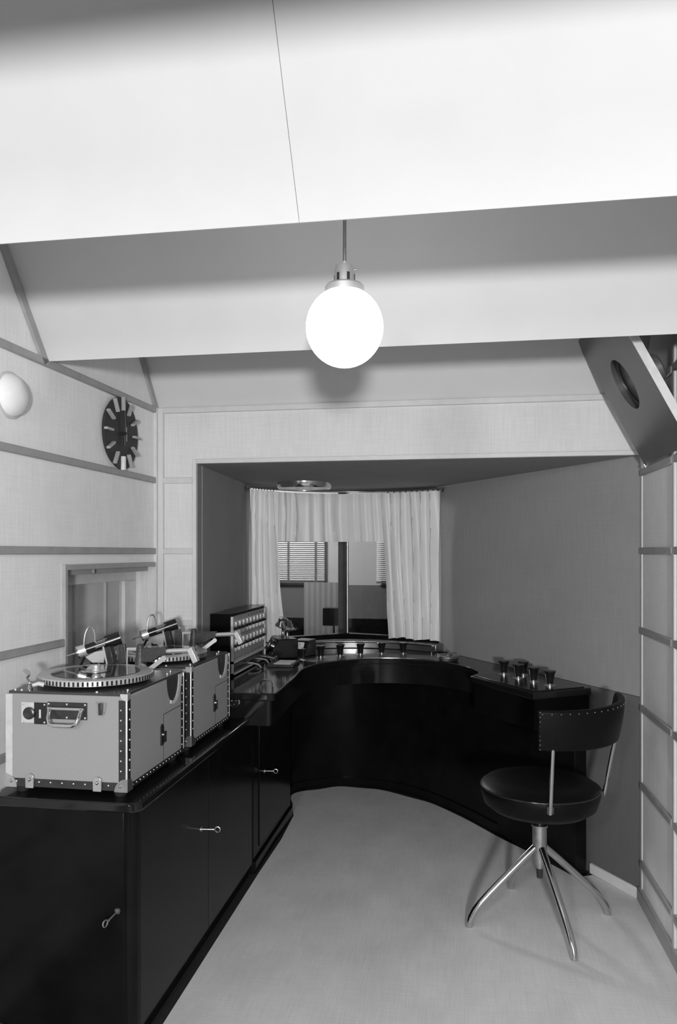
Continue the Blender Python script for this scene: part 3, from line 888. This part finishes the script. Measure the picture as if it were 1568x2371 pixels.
    pl_ = MB().lathe([(0.152, 0.276), (0.157, 0.278), (0.157, 0.2915), (0.154, pz), (0.123, pz), (0.122, pz - 0.001), (0.00001, pz - 0.001)], (pcx, pcy, 0), n=96).build('platter', 'alu', t)
    smk = MB()
    NM = 80
    for i in range(NM):
        a0 = 2 * math.pi * i / NM
        a1 = a0 + 2 * math.pi / NM * 0.42
        q = [(pcx + 0.1574 * math.cos(a), pcy + 0.1574 * math.sin(a), z) for z in (0.2785, 0.2905) for a in (a0, a1)]
        smk.add(q, [(0, 1, 3, 2)])
    smk.build('strobe_marks', 'black', pl_, kind='stuff')
    MB().lathe([(0.120, pz - 0.001), (0.120, pz + 0.0012), (0.00001, pz + 0.0012)], (pcx, pcy, 0), n=64).build('record', 'record', pl_)
    MB().lathe([(0.030, pz + 0.0012), (0.030, pz + 0.003), (0.012, pz + 0.004), (0.010, pz + 0.010), (0.0125, pz + 0.012), (0.0125, pz + 0.019), (0.009, pz + 0.021), (0.00001, pz + 0.021)], (pcx, pcy, 0), n=24).build('spindle_clamp', 'alu', pl_)
    MB().lathe([(0.042, pz + 0.0013), (0.042, pz + 0.0024), (0.030, pz + 0.0026)], (pcx, pcy, 0), n=24).build('record_label', 'black', pl_)
    # tone arm
    ta = MB().lathe([(0.021, Z1), (0.020, Z1 + 0.006), (0.0105, Z1 + 0.080), (0.008, Z1 + 0.086), (0.00001, Z1 + 0.088)], (0.057, 0.140, 0), n=24).build('tone_arm_post', 'hammered', t)
    A0, A1, A2, A3 = Vector((0.066, 0.140, Z1 + 0.062)), Vector((0.128, 0.135, Z1 + 0.066)), Vector((0.225, 0.128, Z1 + 0.073)), Vector((0.252, 0.126, Z1 + 0.070))
    d = (A1 - A0).normalized()
    s_ = Vector((0, 1, 0))
    zz = Vector((0, 0, 1))
    MB().prism([(0.0, -0.028), (0.030, -0.030), (0.062, -0.012), (0.078, -0.010), (0.078, 0.013), (0.0, 0.013)], -0.011, 0.011, lambda a, b_, c: tuple(A0 + d * a + zz * b_ + s_ * c)).build('arm_housing', 'hammered', ta, bevel=0.002)
    MB().cyl(A1 + d * 0.010, A2, 0.0075, n=14).build('arm_tube', 'alu', ta)
    MB().obox(A2 + Vector((0.004, -0.002, -0.014)), Vector((0.0075, 0, 0.0045)), Vector((0, 0.011, 0)), Vector((0.010, 0, -0.021))).build('pickup_head', 'alu', ta, bevel=0.002)
    MB().cyl(A0 + Vector((-0.020, 0, 0.008)), A0 + Vector((-0.048, 0.001, 0.008)), 0.006, n=12).build('counterweight', 'alu', ta)
    MB().tube([A0 + Vector((-0.044, 0, 0.012)), A0 + Vector((-0.050, -0.002, 0.012)), A0 + Vector((-0.051, -0.002, -0.045)), A0 + Vector((-0.051, -0.002, -0.060))], 0.0022, 8).build('arm_rest_wire', 'alu', ta)
    kn = MB().torus((0.078, 0.105, Z1 + 0.020), (0.5, -0.6, 0.6), 0.012, 0.0028, 20, 6)
    kn.ball((0.078, 0.105, Z1 + 0.020), 0.005, 10)
    kn.cyl((0.078, 0.105, Z1), (0.078, 0.105, Z1 + 0.018), 0.004)
    kn.build('hand_wheel', 'chrome', t)
    lv = MB()
    p0, p1 = Vector((0.096, 0.075, Z1 + 0.008)), Vector((0.152, 0.090, Z1 + 0.052))
    dd = (p1 - p0).normalized()
    sd = dd.cross(Vector((0.4, -0.8, 0.3))).normalized()
    th = dd.cross(sd)
    lv.obox((p0 + p1) / 2, dd * (p1 - p0).length / 2, sd * 0.0065, th * 0.0015)
    lv.lathe([(0.0075, -0.002), (0.0075, 0.002), (0.00001, 0.002)], p1, th, 14)
    lv.box(0.080, 0.108, 0.066, 0.082, Z1, Z1 + 0.010)
    lv.build('lever', 'magnet', t)
    # cutting head carriage at the back
    B = Vector((-0.015, 0.155, Z1))
    c0_, c1_ = Vector((-0.128, 0.118, Z1 + 0.062)), Vector((-0.030, 0.160, Z1 + 0.098))
    ax = (c1_ - c0_).normalized()
    ch = MB().cyl(c0_ + ax * 0.018, c1_ - ax * 0.022, 0.0145, n=20)
    ch.cyl(c1_ - ax * 0.030, c1_ + ax * 0.014, 0.020, n=20)
    hd = ch.build('cutter_head', 'black', t)
    MB().cyl(c0_ - ax * 0.004, c0_ + ax * 0.020, 0.0185, n=24).build('head_cap', 'alu', hd)
    MB().torus(c0_ - ax * 0.005, ax, 0.0165, 0.0035, 24, 8).build('head_ring', 'chrome', hd)
    MB().cyl(c0_ - ax * 0.040, c0_, 0.0030, n=8).build('feed_rod', 'steel', hd)
    up_ = ax.cross(Vector((0, -1, 0))).cross(ax) if False else Vector((0, 0, 1))
    lp = [c0_ + ax * (0.018 + 0.034 * (0.5 - 0.5 * math.cos(math.pi * i / 10))) + up_ * (0.012 + 0.052 * math.sin(math.pi * i / 10) ** 0.8) + Vector((0, -0.010, 0)) for i in range(11)]
    MB().tube(lp, 0.0026, 8).build('lifting_loop', 'chrome', hd)
    for o2, l2 in ((0.0155, 0.036), (0.0, 0.030)):
        q = c0_ + ax * 0.055 + Vector((0, -0.014, o2 - 0.006))
        MB().cyl(q, q + ax * l2, 0.0035, n=8).build('guide_rod', 'steel', hd)
    MB().prism([(-0.112, 0.046), (-0.090, 0.030), (-0.052, 0.030), (-0.049, 0.068), (-0.080, 0.062)], 0.122, 0.128, lambda a, b_, c: (a, c, Z1 + b_)).build('side_plate', 'alu', hd)
    MB().obox((-0.036, 0.132, Z1 + 0.052), Vector((0.011, 0, 0.003)), Vector((0, 0.012, 0)), Vector((0.006, 0, -0.026))).build('cutter_box', 'darkmetal', hd, bevel=0.0015)
    MB().obox((-0.047, 0.120, Z1 + 0.053), Vector((0.0025, 0, 0.001)), Vector((0, 0.001, 0)), Vector((0.006, 0, -0.026))).build('cutter_edge', 'alu', hd)
    MB().prism([(-0.026, 0.0), (0.008, 0.0), (-0.006, 0.082), (-0.022, 0.082)], 0.160, 0.174, lambda a, b_, c: (a, c, Z1 + b_)).build('carriage_stand', 'hammered', t)
    MB().tube([(-0.022, 0.158, Z1 + 0.082), (-0.029, 0.156, Z1)], 0.0018, 6).tube([(-0.004, 0.158, Z1 + 0.082), (0.008, 0.156, Z1)], 0.0018, 6).build('carriage_rods', 'steel', t)
    MB().tube([(-0.112, 0.135, Z1 + 0.046), (-0.128, 0.145, Z1 + 0.040), (-0.144, 0.155, Z1 + 0.015), (-0.147, 0.158, Z1)], 0.0042, 8).build('cable', 'rubber', t)
    MB().cyl((-0.098, 0.150, Z1), (-0.098, 0.150, Z1 + 0.040), 0.011, n=16).build('rear_pillar', 'black', t)
    MB().box(-0.076, -0.052, 0.145, 0.165, Z1, Z1 + 0.040).build('rear_block', 'black', t, bevel=0.002)
    MB().ball((-0.094, 0.130, Z1 + 0.038), 0.005, 10).build('thumb_screw', 'chrome', t)
    # little jointed fitting at the front left corner
    jf = MB().lathe([(0.007, Z1), (0.007, Z1 + 0.005), (0.005, Z1 + 0.007), (0.005, Z1 + 0.016), (0.00001, Z1 + 0.017)], (-0.110, -0.180, 0), n=14).build('swivel_fitting', 'chrome', t)
    MB().ball((-0.110, -0.180, Z1 + 0.018), 0.0065, 12).build('ball_joint', 'chrome', jf)
    MB().tube([(-0.110, -0.180, Z1 + 0.018), (-0.120, -0.178, Z1 + 0.032), (-0.113, -0.178, Z1 + 0.040)], 0.004, 8).build('swivel_arm', 'chrome', jf)
    MB().lathe([(0.012, -0.001), (0.012, 0.001), (0.00001, 0.001)], (-0.122, -0.176, Z1 + 0.046), (0.7, -0.1, 0.7), 16).build('wing_disc', 'alu', jf)
    MB().tube([(-0.104, -0.178, Z1 + 0.012), (-0.090, -0.172, Z1 + 0.016), (-0.078, -0.166, Z1 + 0.012)], [0.0045, 0.0060, 0.0065], 10).build('swivel_lever', 'pale', jf)
    tb = MB()
    for x, y in ((-0.125, -0.193), (0.085, -0.192), (0.150, -0.150), (-0.145, -0.19), (0.15, 0.12), (0.14, 0.17)):
        tb.lathe([(0.0035, Z1), (0.0035, Z1 + 0.004), (0.00001, Z1 + 0.005)], (x, y, 0), n=10)
    tb.build('top_screws', 'alu', t)
    return t


rec = make_recorder('grey cased disc recorder nearest the camera, carrying handle facing front')
rec2 = dup(rec, None, (-1.016, 2.495, 0.650))
rec2['label'] = 'grey cased disc recorder behind the nearer one, beside the amplifier rack'

# ------------------------------------------------------------------ swivel chair
HC = (0.266, 2.715)
chair = root('swivel_chair', (HC[0], HC[1], 0.004), label='swivel chair with black leather seat and back on four chrome legs', category='chair')
MB().lathe([(0.016, 0.185), (0.016, 0.200), (0.0245, 0.200), (0.0245, 0.326), (0.028, 0.328), (0.028, 0.334), (0.00001, 0.334)], n=24).build('column', 'steel', chair)
MB().lathe([(0.010, 0.150), (0.012, 0.180), (0.012, 0.334), (0.012, 0.362), (0.018, 0.364), (0.018, 0.376), (0.00001, 0.376)], n=16).build('spindle', 'darkmetal', chair)
l0 = None
for a in (198.8, 288.5, 19.4, 108.7):
    if l0 is None:
        l0 = MB().tube([(0.018, 0, 0.255), (0.06, 0, 0.219), (0.12, 0, 0.165), (0.18, 0, 0.110), (0.212, 0, 0.079), (0.234, 0, 0.054), (0.248, 0, 0.030), (0.255, 0, 0.010), (0.257, 0, 0.0)], 0.0125, 14).build('leg', 'chrome', chair)
        l = l0
    else:
        l = l0.copy(); COL.objects.link(l); l.parent = chair
    l.rotation_euler = (0, 0, R(a))
MB().lathe([(0.00001, 0.376), (0.10, 0.378), (0.165, 0.392), (0.190, 0.410), (0.196, 0.428), (0.200, 0.440), (0.203, 0.458), (0.200, 0.472), (0.185, 0.484), (0.12, 0.492), (0.00001, 0.494)], n=56).build('seat', 'leather', chair)
MB().torus((0, 0, 0.470), (0, 0, 1), 0.2015, 0.0028, 56, 8).build('seat_piping', 'black', chair)
BA = -53 + 9.23
def br(z): return 0.206 + (z - 0.45) / (0.785 - 0.45) * 0.052
vs, fs = [], []
na, nz_ = 24, 6
for side in (0, 1):
    for j in range(nz_ + 1):
        z = 0.652 + (0.785 - 0.652) * j / nz_
        for i in range(na + 1):
            t = i / na
            a = R(BA - 53 + 106 * t)
            zz = z + 0.012 * (t - 0.3) * (j / nz_)
            r_ = br(z) + (0.020 if side else 0.0) + 0.004 * math.sin(math.pi * j / nz_) * (1 if side else -1)
            vs.append((r_ * math.cos(a), r_ * math.sin(a), zz))
S_ = (na + 1) * (nz_ + 1)
for j in range(nz_):
    for i in range(na):
        a, b_, c, d = j * (na + 1) + i, j * (na + 1) + i + 1, (j + 1) * (na + 1) + i + 1, (j + 1) * (na + 1) + i
        fs += [(a, d, c, b_), (S_ + a, S_ + b_, S_ + c, S_ + d)]
for i in range(na):
    a, b_ = i, i + 1
    fs.append((a, b_, S_ + b_, S_ + a))
    a, b_ = nz_ * (na + 1) + i, nz_ * (na + 1) + i + 1
    fs.append((b_, a, S_ + a, S_ + b_))
for j in range(nz_):
    a, d = j * (na + 1), (j + 1) * (na + 1)
    fs.append((d, a, S_ + a, S_ + d))
    a, d = a + na, d + na
    fs.append((a, d, S_ + d, S_ + a))
bk = MB().add(vs, fs).build('backrest', 'leather', chair, bevel=0.006, seg=3)
stud = MB()
for j in range(9):
    z = 0.658 + j * 0.015
    a = R(BA - 51.5)
    stud.ball(((br(z) + 0.022) * math.cos(a), (br(z) + 0.022) * math.sin(a), z), 0.0022, 8)
for i in range(18):
    a = R(BA - 50 + i * 5.8)
    stud.ball(((br(0.778) + 0.023) * math.cos(a), (br(0.778) + 0.023) * math.sin(a), 0.776 + 0.012 * (i / 18 - 0.3)), 0.0022, 8)
stud.build('nail_heads', 'steel', bk, kind='stuff')
for a in (-95.7 + 9.23, -11.7 + 9.23):
    a = R(a)
    MB().tube([((br(z) + dr_) * math.cos(a), (br(z) + dr_) * math.sin(a), z) for z, dr_ in ((0.440, 0.002), (0.455, 0.006), (0.50, 0.008), (0.58, 0.010), (0.66, 0.014))], 0.0068, 10).build('back_support', 'chrome', chair)
    MB().obox(((br(0.45) - 0.004) * math.cos(a), (br(0.45) - 0.004) * math.sin(a), 0.452), Vector((math.cos(a), math.sin(a), 0)) * 0.010, Vector((-math.sin(a), math.cos(a), 0)) * 0.012, (0, 0, 0.012)).build('support_bracket', 'darkmetal', chair, bevel=0.002)

# ------------------------------------------------------------------ pendant globe lamp
pe = root('pendant_lamp', (-0.247, 1.601, 2.361), label='lit white globe pendant lamp hanging from the ceiling', category='lamp')
zt = 2.361
MB().cyl((0, 0, 1.895 - zt), (0, 0, 0.0), 0.0038, n=14).build('stem', 'steel', pe)
MB().lathe([(0.045, 0), (0.045, -0.012), (0.01, -0.03), (0.00001, -0.03)], n=24).build('ceiling_rose', 'steel', pe)
cp = MB().lathe([(0.0215, 1.850 - zt), (0.0215, 1.884 - zt), (0.019, 1.891 - zt), (0.006, 1.895 - zt), (0.006, 1.900 - zt), (0.00001, 1.900 - zt)], n=30).build('lamp_holder', 'alu', pe)
MB().cyl((0.0215, 0, 1.882 - zt), (0.0255, 0, 1.882 - zt), 0.002, n=8).build('holder_screw', 'steel', cp)
for a in (0, 60, 120, 180, 240, 300):
    MB().box(-0.003, 0.003, -0.0225, -0.0212, 1.855 - zt, 1.872 - zt).build('vent_slot', 'darkmetal', cp).rotation_euler = (0, 0, R(a + 30))
MB().lathe([(0.042, 1.832 - zt), (0.042, 1.846 - zt), (0.038, 1.850 - zt), (0.021, 1.852 - zt)], n=36).build('gallery', 'alu', pe)
MB().lathe([(max(0.0825 * math.sin(math.pi * i / 24), 1e-5), 1.760 - zt - 0.0845 * math.cos(math.pi * i / 24)) for i in range(25)], n=48).build('globe', 'globe', pe)

# ------------------------------------------------------------------ wall lamp and clock on the left wall


def on_left_wall(name, yl, z, **props):
    o = root(name, (-1.229 - math.sin(TL) * yl, 2.94 + math.cos(TL) * yl, z), TL, **props)
    return o


wd = on_left_wall('wall_lamp', -0.985, 1.722, label='unlit white domed wall lamp at the left edge', category='lamp')
MB().lathe([(0.066, 0.0), (0.066, 0.006), (0.060, 0.008), (0.00001, 0.008)], (0, 0, 0), (1, 0, 0), 40).build('base_ring', 'pale', wd)
MB().lathe([(0.060 * math.cos(R(a)), 0.006 + 0.038 * math.sin(R(a))) for a in range(0, 90, 8)] + [(0.00001, 0.044)], (0, 0, 0), (1, 0, 0), 40).build('dome', 'opal', wd)

ck = on_left_wall('wall_clock', -0.336, 1.714, label='round dark wall clock with raised bar markers', category='clock')
MB().lathe([(0.120, 0.0), (0.120, 0.010), (0.130, 0.010), (0.130, 0.016), (0.00001, 0.016)], (0, 0, 0), (1, 0, 0), 64).build('face', 'clock', ck)
for h in range(12):
    a = R(90 - 30 * h)
    d = Vector((0, math.cos(a), math.sin(a)))
    s_ = Vector((0, -math.sin(a), math.cos(a)))
    w = 0.0072 if h == 6 else 0.0042
    MB().obox(d * 0.108 + Vector((0.022, 0, 0)), d * 0.025, s_ * w, (0.007, 0, 0)).build('hour_marker', 'marker_pale' if h == 6 else 'marker', ck, bevel=0.0012)
for ang, L, w, xx, tail in ((95, 0.080, 0.0062, 0.030, 0.0), (-90, 0.045, 0.0065, 0.026, 0.0), (-88, 0.030, 0.0012, 0.034, 0.022)):
    a = R(ang)
    d = Vector((0, math.cos(a), math.sin(a)))
    s_ = Vector((0, -math.sin(a), math.cos(a)))
    MB().obox(d * (L - tail) / 2 + Vector((xx, 0, 0)), d * (L + tail) / 2, s_ * w, (0.0012, 0, 0)).build('hand', 'black' if w > 0.002 else 'steel', ck)
MB().lathe([(0.006, 0.016), (0.006, 0.034), (0.002, 0.036), (0.00001, 0.036)], (0, 0, 0), (1, 0, 0), 14).build('centre_pin', 'darkmetal', ck)

# ------------------------------------------------------------------ loudspeaker baffle in the right corner
BP = Vector((0.642, 2.574, 1.590))
ls = root('loudspeaker', BP, label='dark tilted loudspeaker board with round hole, high in the right corner', category='loudspeaker')
BU = Vector((-0.463, 0, 0.886)).normalized()
BN = Vector((-0.886, 0, -0.463)).normalized()
BY = Vector((0, 1, 0))
LBD, HW, HR, HCU = 0.50, 0.268, 0.088, 0.264
hole = [(HCU + HR * math.sin(R(a)), HR * math.cos(R(a))) for a in range(0, 360, 6)]


def brd(a, b_, c): return tuple(BU * a + BY * b_ + BN * c)


m_ = MB()
N_ = len(hole)
rect = []
for i in range(N_):
    a = R(i * 6)
    dx, dy = math.sin(a), math.cos(a)
    k = 1e9
    if dx > 1e-9: k = min(k, (LBD - HCU) / dx)
    if dx < -1e-9: k = min(k, HCU / -dx)
    if dy > 1e-9: k = min(k, HW / dy)
    if dy < -1e-9: k = min(k, HW / -dy)
    rect.append((HCU + dx * k, dy * k))
corners = [(LBD, HW), (LBD, -HW), (0, -HW), (0, HW)]
for c in corners:                     # snap nearest rim points to the true corners
    j = min(range(N_), key=lambda q: (rect[q][0] - c[0]) ** 2 + (rect[q][1] - c[1]) ** 2)
    rect[j] = c
TH = 0.024
vs = [brd(a, b_, 0) for a, b_ in hole] + [brd(a, b_, 0) for a, b_ in rect] + [brd(a, b_, -TH) for a, b_ in hole] + [brd(a, b_, -TH) for a, b_ in rect]
fs = []
for i in range(N_):
    j = (i + 1) % N_
    fs += [(i, j, N_ + j, N_ + i), (2 * N_ + i, 3 * N_ + i, 3 * N_ + j, 2 * N_ + j), (i, 2 * N_ + i, 2 * N_ + j, j), (N_ + i, N_ + j, 3 * N_ + j, 3 * N_ + i)]
m_.add(vs, fs).build('baffle_board', 'baffle', ls)
MB().obox(BU * (LBD / 2) + BY * (-HW - 0.0015) + BN * (-TH / 2), BU * LBD / 2, BY * 0.0015, BN * TH / 2).build('board_edge', 'board_edge', ls, label='pale unpainted edge of the board')
sc_ = BU * HCU
MB().lathe([(HR + 0.002, 0.0), (HR + 0.002, 0.010), (HR - 0.004, 0.010), (HR - 0.006, 0.002)], sc_ - BN * (TH + 0.004), BN, 48).build('speaker_rim', 'baffle', ls)
MB().lathe([(0.025, -0.040), (HR - 0.005, 0.0), (HR + 0.008, 0.0), (HR + 0.008, -0.006), (HR - 0.005, -0.006), (0.028, -0.046)], sc_ - BN * TH, BN, 48).build('speaker_cone', 'cone', ls)
MB().ball(sc_ - BN * (TH + 0.034), 0.026, 16).build('dust_cap', 'cone', ls)
MB().lathe([(0.00001, -0.096), (0.040, -0.096), (0.048, -0.088), (0.048, -0.044), (0.00001, -0.044)], sc_ - BN * TH, BN, 28).build('magnet', 'magnet', ls)
MB().obox(sc_ + BU * 0.085 - BN * (TH + 0.022), BU * 0.004, BY * 0.03, BN * 0.022).build('bracket', 'steel', ls)
for yy in (-0.26, 0.25):
    hk = MB().tube([brd(0.006, yy, 0.006), brd(-0.004, yy, 0.004), brd(-0.010, yy + 0.03, -0.008)], 0.0032, 8)
    hk.build('hook', 'alu', ls)

# ------------------------------------------------------------------ curtains on the curved rail
cr_ = root('curtain_rail', (CAX, CAY + CAR, 1.622), label='thin curved metal curtain rail under the alcove ceiling', category='rail')
MB().tube([(x, y, 1.624) for x, y in arc(CAX, CAY, CAR, 47, 162, 50)], 0.0048, 10).build('rod', 'chrome', cr_, world=True)
rg = None
for a in [162 - i * 2.0 for i in range(11)] + [80 - i * 3.2 for i in range(11)]:
    x, y = CAX + (CAR - 0.001) * math.cos(R(a)), CAY + (CAR - 0.001) * math.sin(R(a))
    if rg is None:
        rg = MB().torus((0, 0, -0.008), (1, 0.3, 0), 0.0095, 0.0018, 14, 6).build('ring', 'darkmetal', cr_)
        o = rg
    else:
        o = rg.copy(); COL.objects.link(o); o.parent = cr_
    o.location = (x - CAX, y - CAY - CAR, 0)


def curtain(name, lab, a_top, a_bot, z1, z0, folds, amp, seed, roff=0.0, hem=0.0, cross=0.0):
    rnd = random.Random(seed)
    nu, nv = folds * 14, 40
    ph = [rnd.uniform(-0.9, 0.9) for _ in range(folds + 3)]
    am = [rnd.uniform(0.55, 1.25) for _ in range(folds + 3)]
    lean = [rnd.uniform(-1, 1) for _ in range(folds + 3)]
    vs, fs = [], []
    for side in (0, 1):
        for j in range(nv + 1):
            v = j / nv
            for i in range(nu + 1):
                u = i / nu
                f0 = a_top[0] + (a_bot[0] - a_top[0]) * v
                f1 = a_top[1] + (a_bot[1] - a_top[1]) * v
                a = R(f0 + (f1 - f0) * u)
                s_ = u * folds
                k = int(s_); fr_ = s_ - k
                w0 = 1 - fr_; w1 = fr_
                am_ = am[k] * w0 + am[k + 1] * w1
                ln = lean[k] * w0 + lean[k + 1] * w1
                p_ = ph[k] * w0 + ph[k + 1] * w1
                th_ = 2 * math.pi * s_ + p_ + cross * ln * math.sin(math.pi * min(1, v * 1.1)) * 2.2
                wv = 1.1 - 2.4 * abs(math.sin(th_ / 2)) ** 0.8 + 0.30 * math.sin(2 * th_ + p_ * 3) * am_ + 0.16 * math.sin(5.3 * s_ + v * 5 * ln)
                wv = -wv
                wv *= am_ * (0.55 + 0.45 * min(1, v * 2.5))
                r_ = CAR + roff - 0.004 + amp * wv + (0.0016 if side else 0)
                z = z1 + (z0 - z1) * v
                if j == nv and hem:
                    z += hem * math.sin(s_ * 2.1 + seed)
                vs.append((CAX + r_ * math.cos(a), CAY + r_ * math.sin(a), z))
    S = (nu + 1) * (nv + 1)
    for j in range(nv):
        for i in range(nu):
            a, b_, c, d = j * (nu + 1) + i, j * (nu + 1) + i + 1, (j + 1) * (nu + 1) + i + 1, (j + 1) * (nu + 1) + i
            fs += [(a, b_, c, d), (S + a, S + d, S + c, S + b_)]
    return MB().add(vs, fs).build(name, 'curtain', label=lab, category='curtain')


curtain('curtain', 'pale satin curtain drawn to the left side of the studio window', (161.5, 141.0), (161.5, 136.5), 1.612, 0.800, 5, 0.0180, 3, -0.020, 0.004, 0.9)
curtain('curtain_valance', 'short gathered pale valance across the top of the studio window', (142.5, 81.0), (142.5, 79.5), 1.612, 1.342, 9, 0.0085, 11, 0.004, 0.0, 0.30)
curtain('curtain', 'long pale satin curtain on the right side of the studio window', (83.0, 47.3), (78.5, 47.3), 1.612, 0.808, 6, 0.0200, 5, -0.022, 0.004, 0.8)

# recessed round lamp in the alcove ceiling
sl = root('ceiling_lamp', (-0.805, 3.85, SOF), label='flat round chrome-rimmed ceiling lamp in front of the curtain rail', category='lamp')
MB().lathe([(0.142, 0.0), (0.140, -0.022), (0.134, -0.030), (0.126, -0.031), (0.126, -0.026)], n=56).build('rim', 'chrome', sl)
MB().lathe([(0.127, -0.027), (0.06, -0.031), (0.00001, -0.032)], n=48).build('lens', 'opal', sl)
for a in (20, 140, 260):
    MB().ball((0.138 * math.cos(R(a)), 0.138 * math.sin(R(a)), -0.024), 0.005, 10).build('rim_screw', 'chrome', sl)
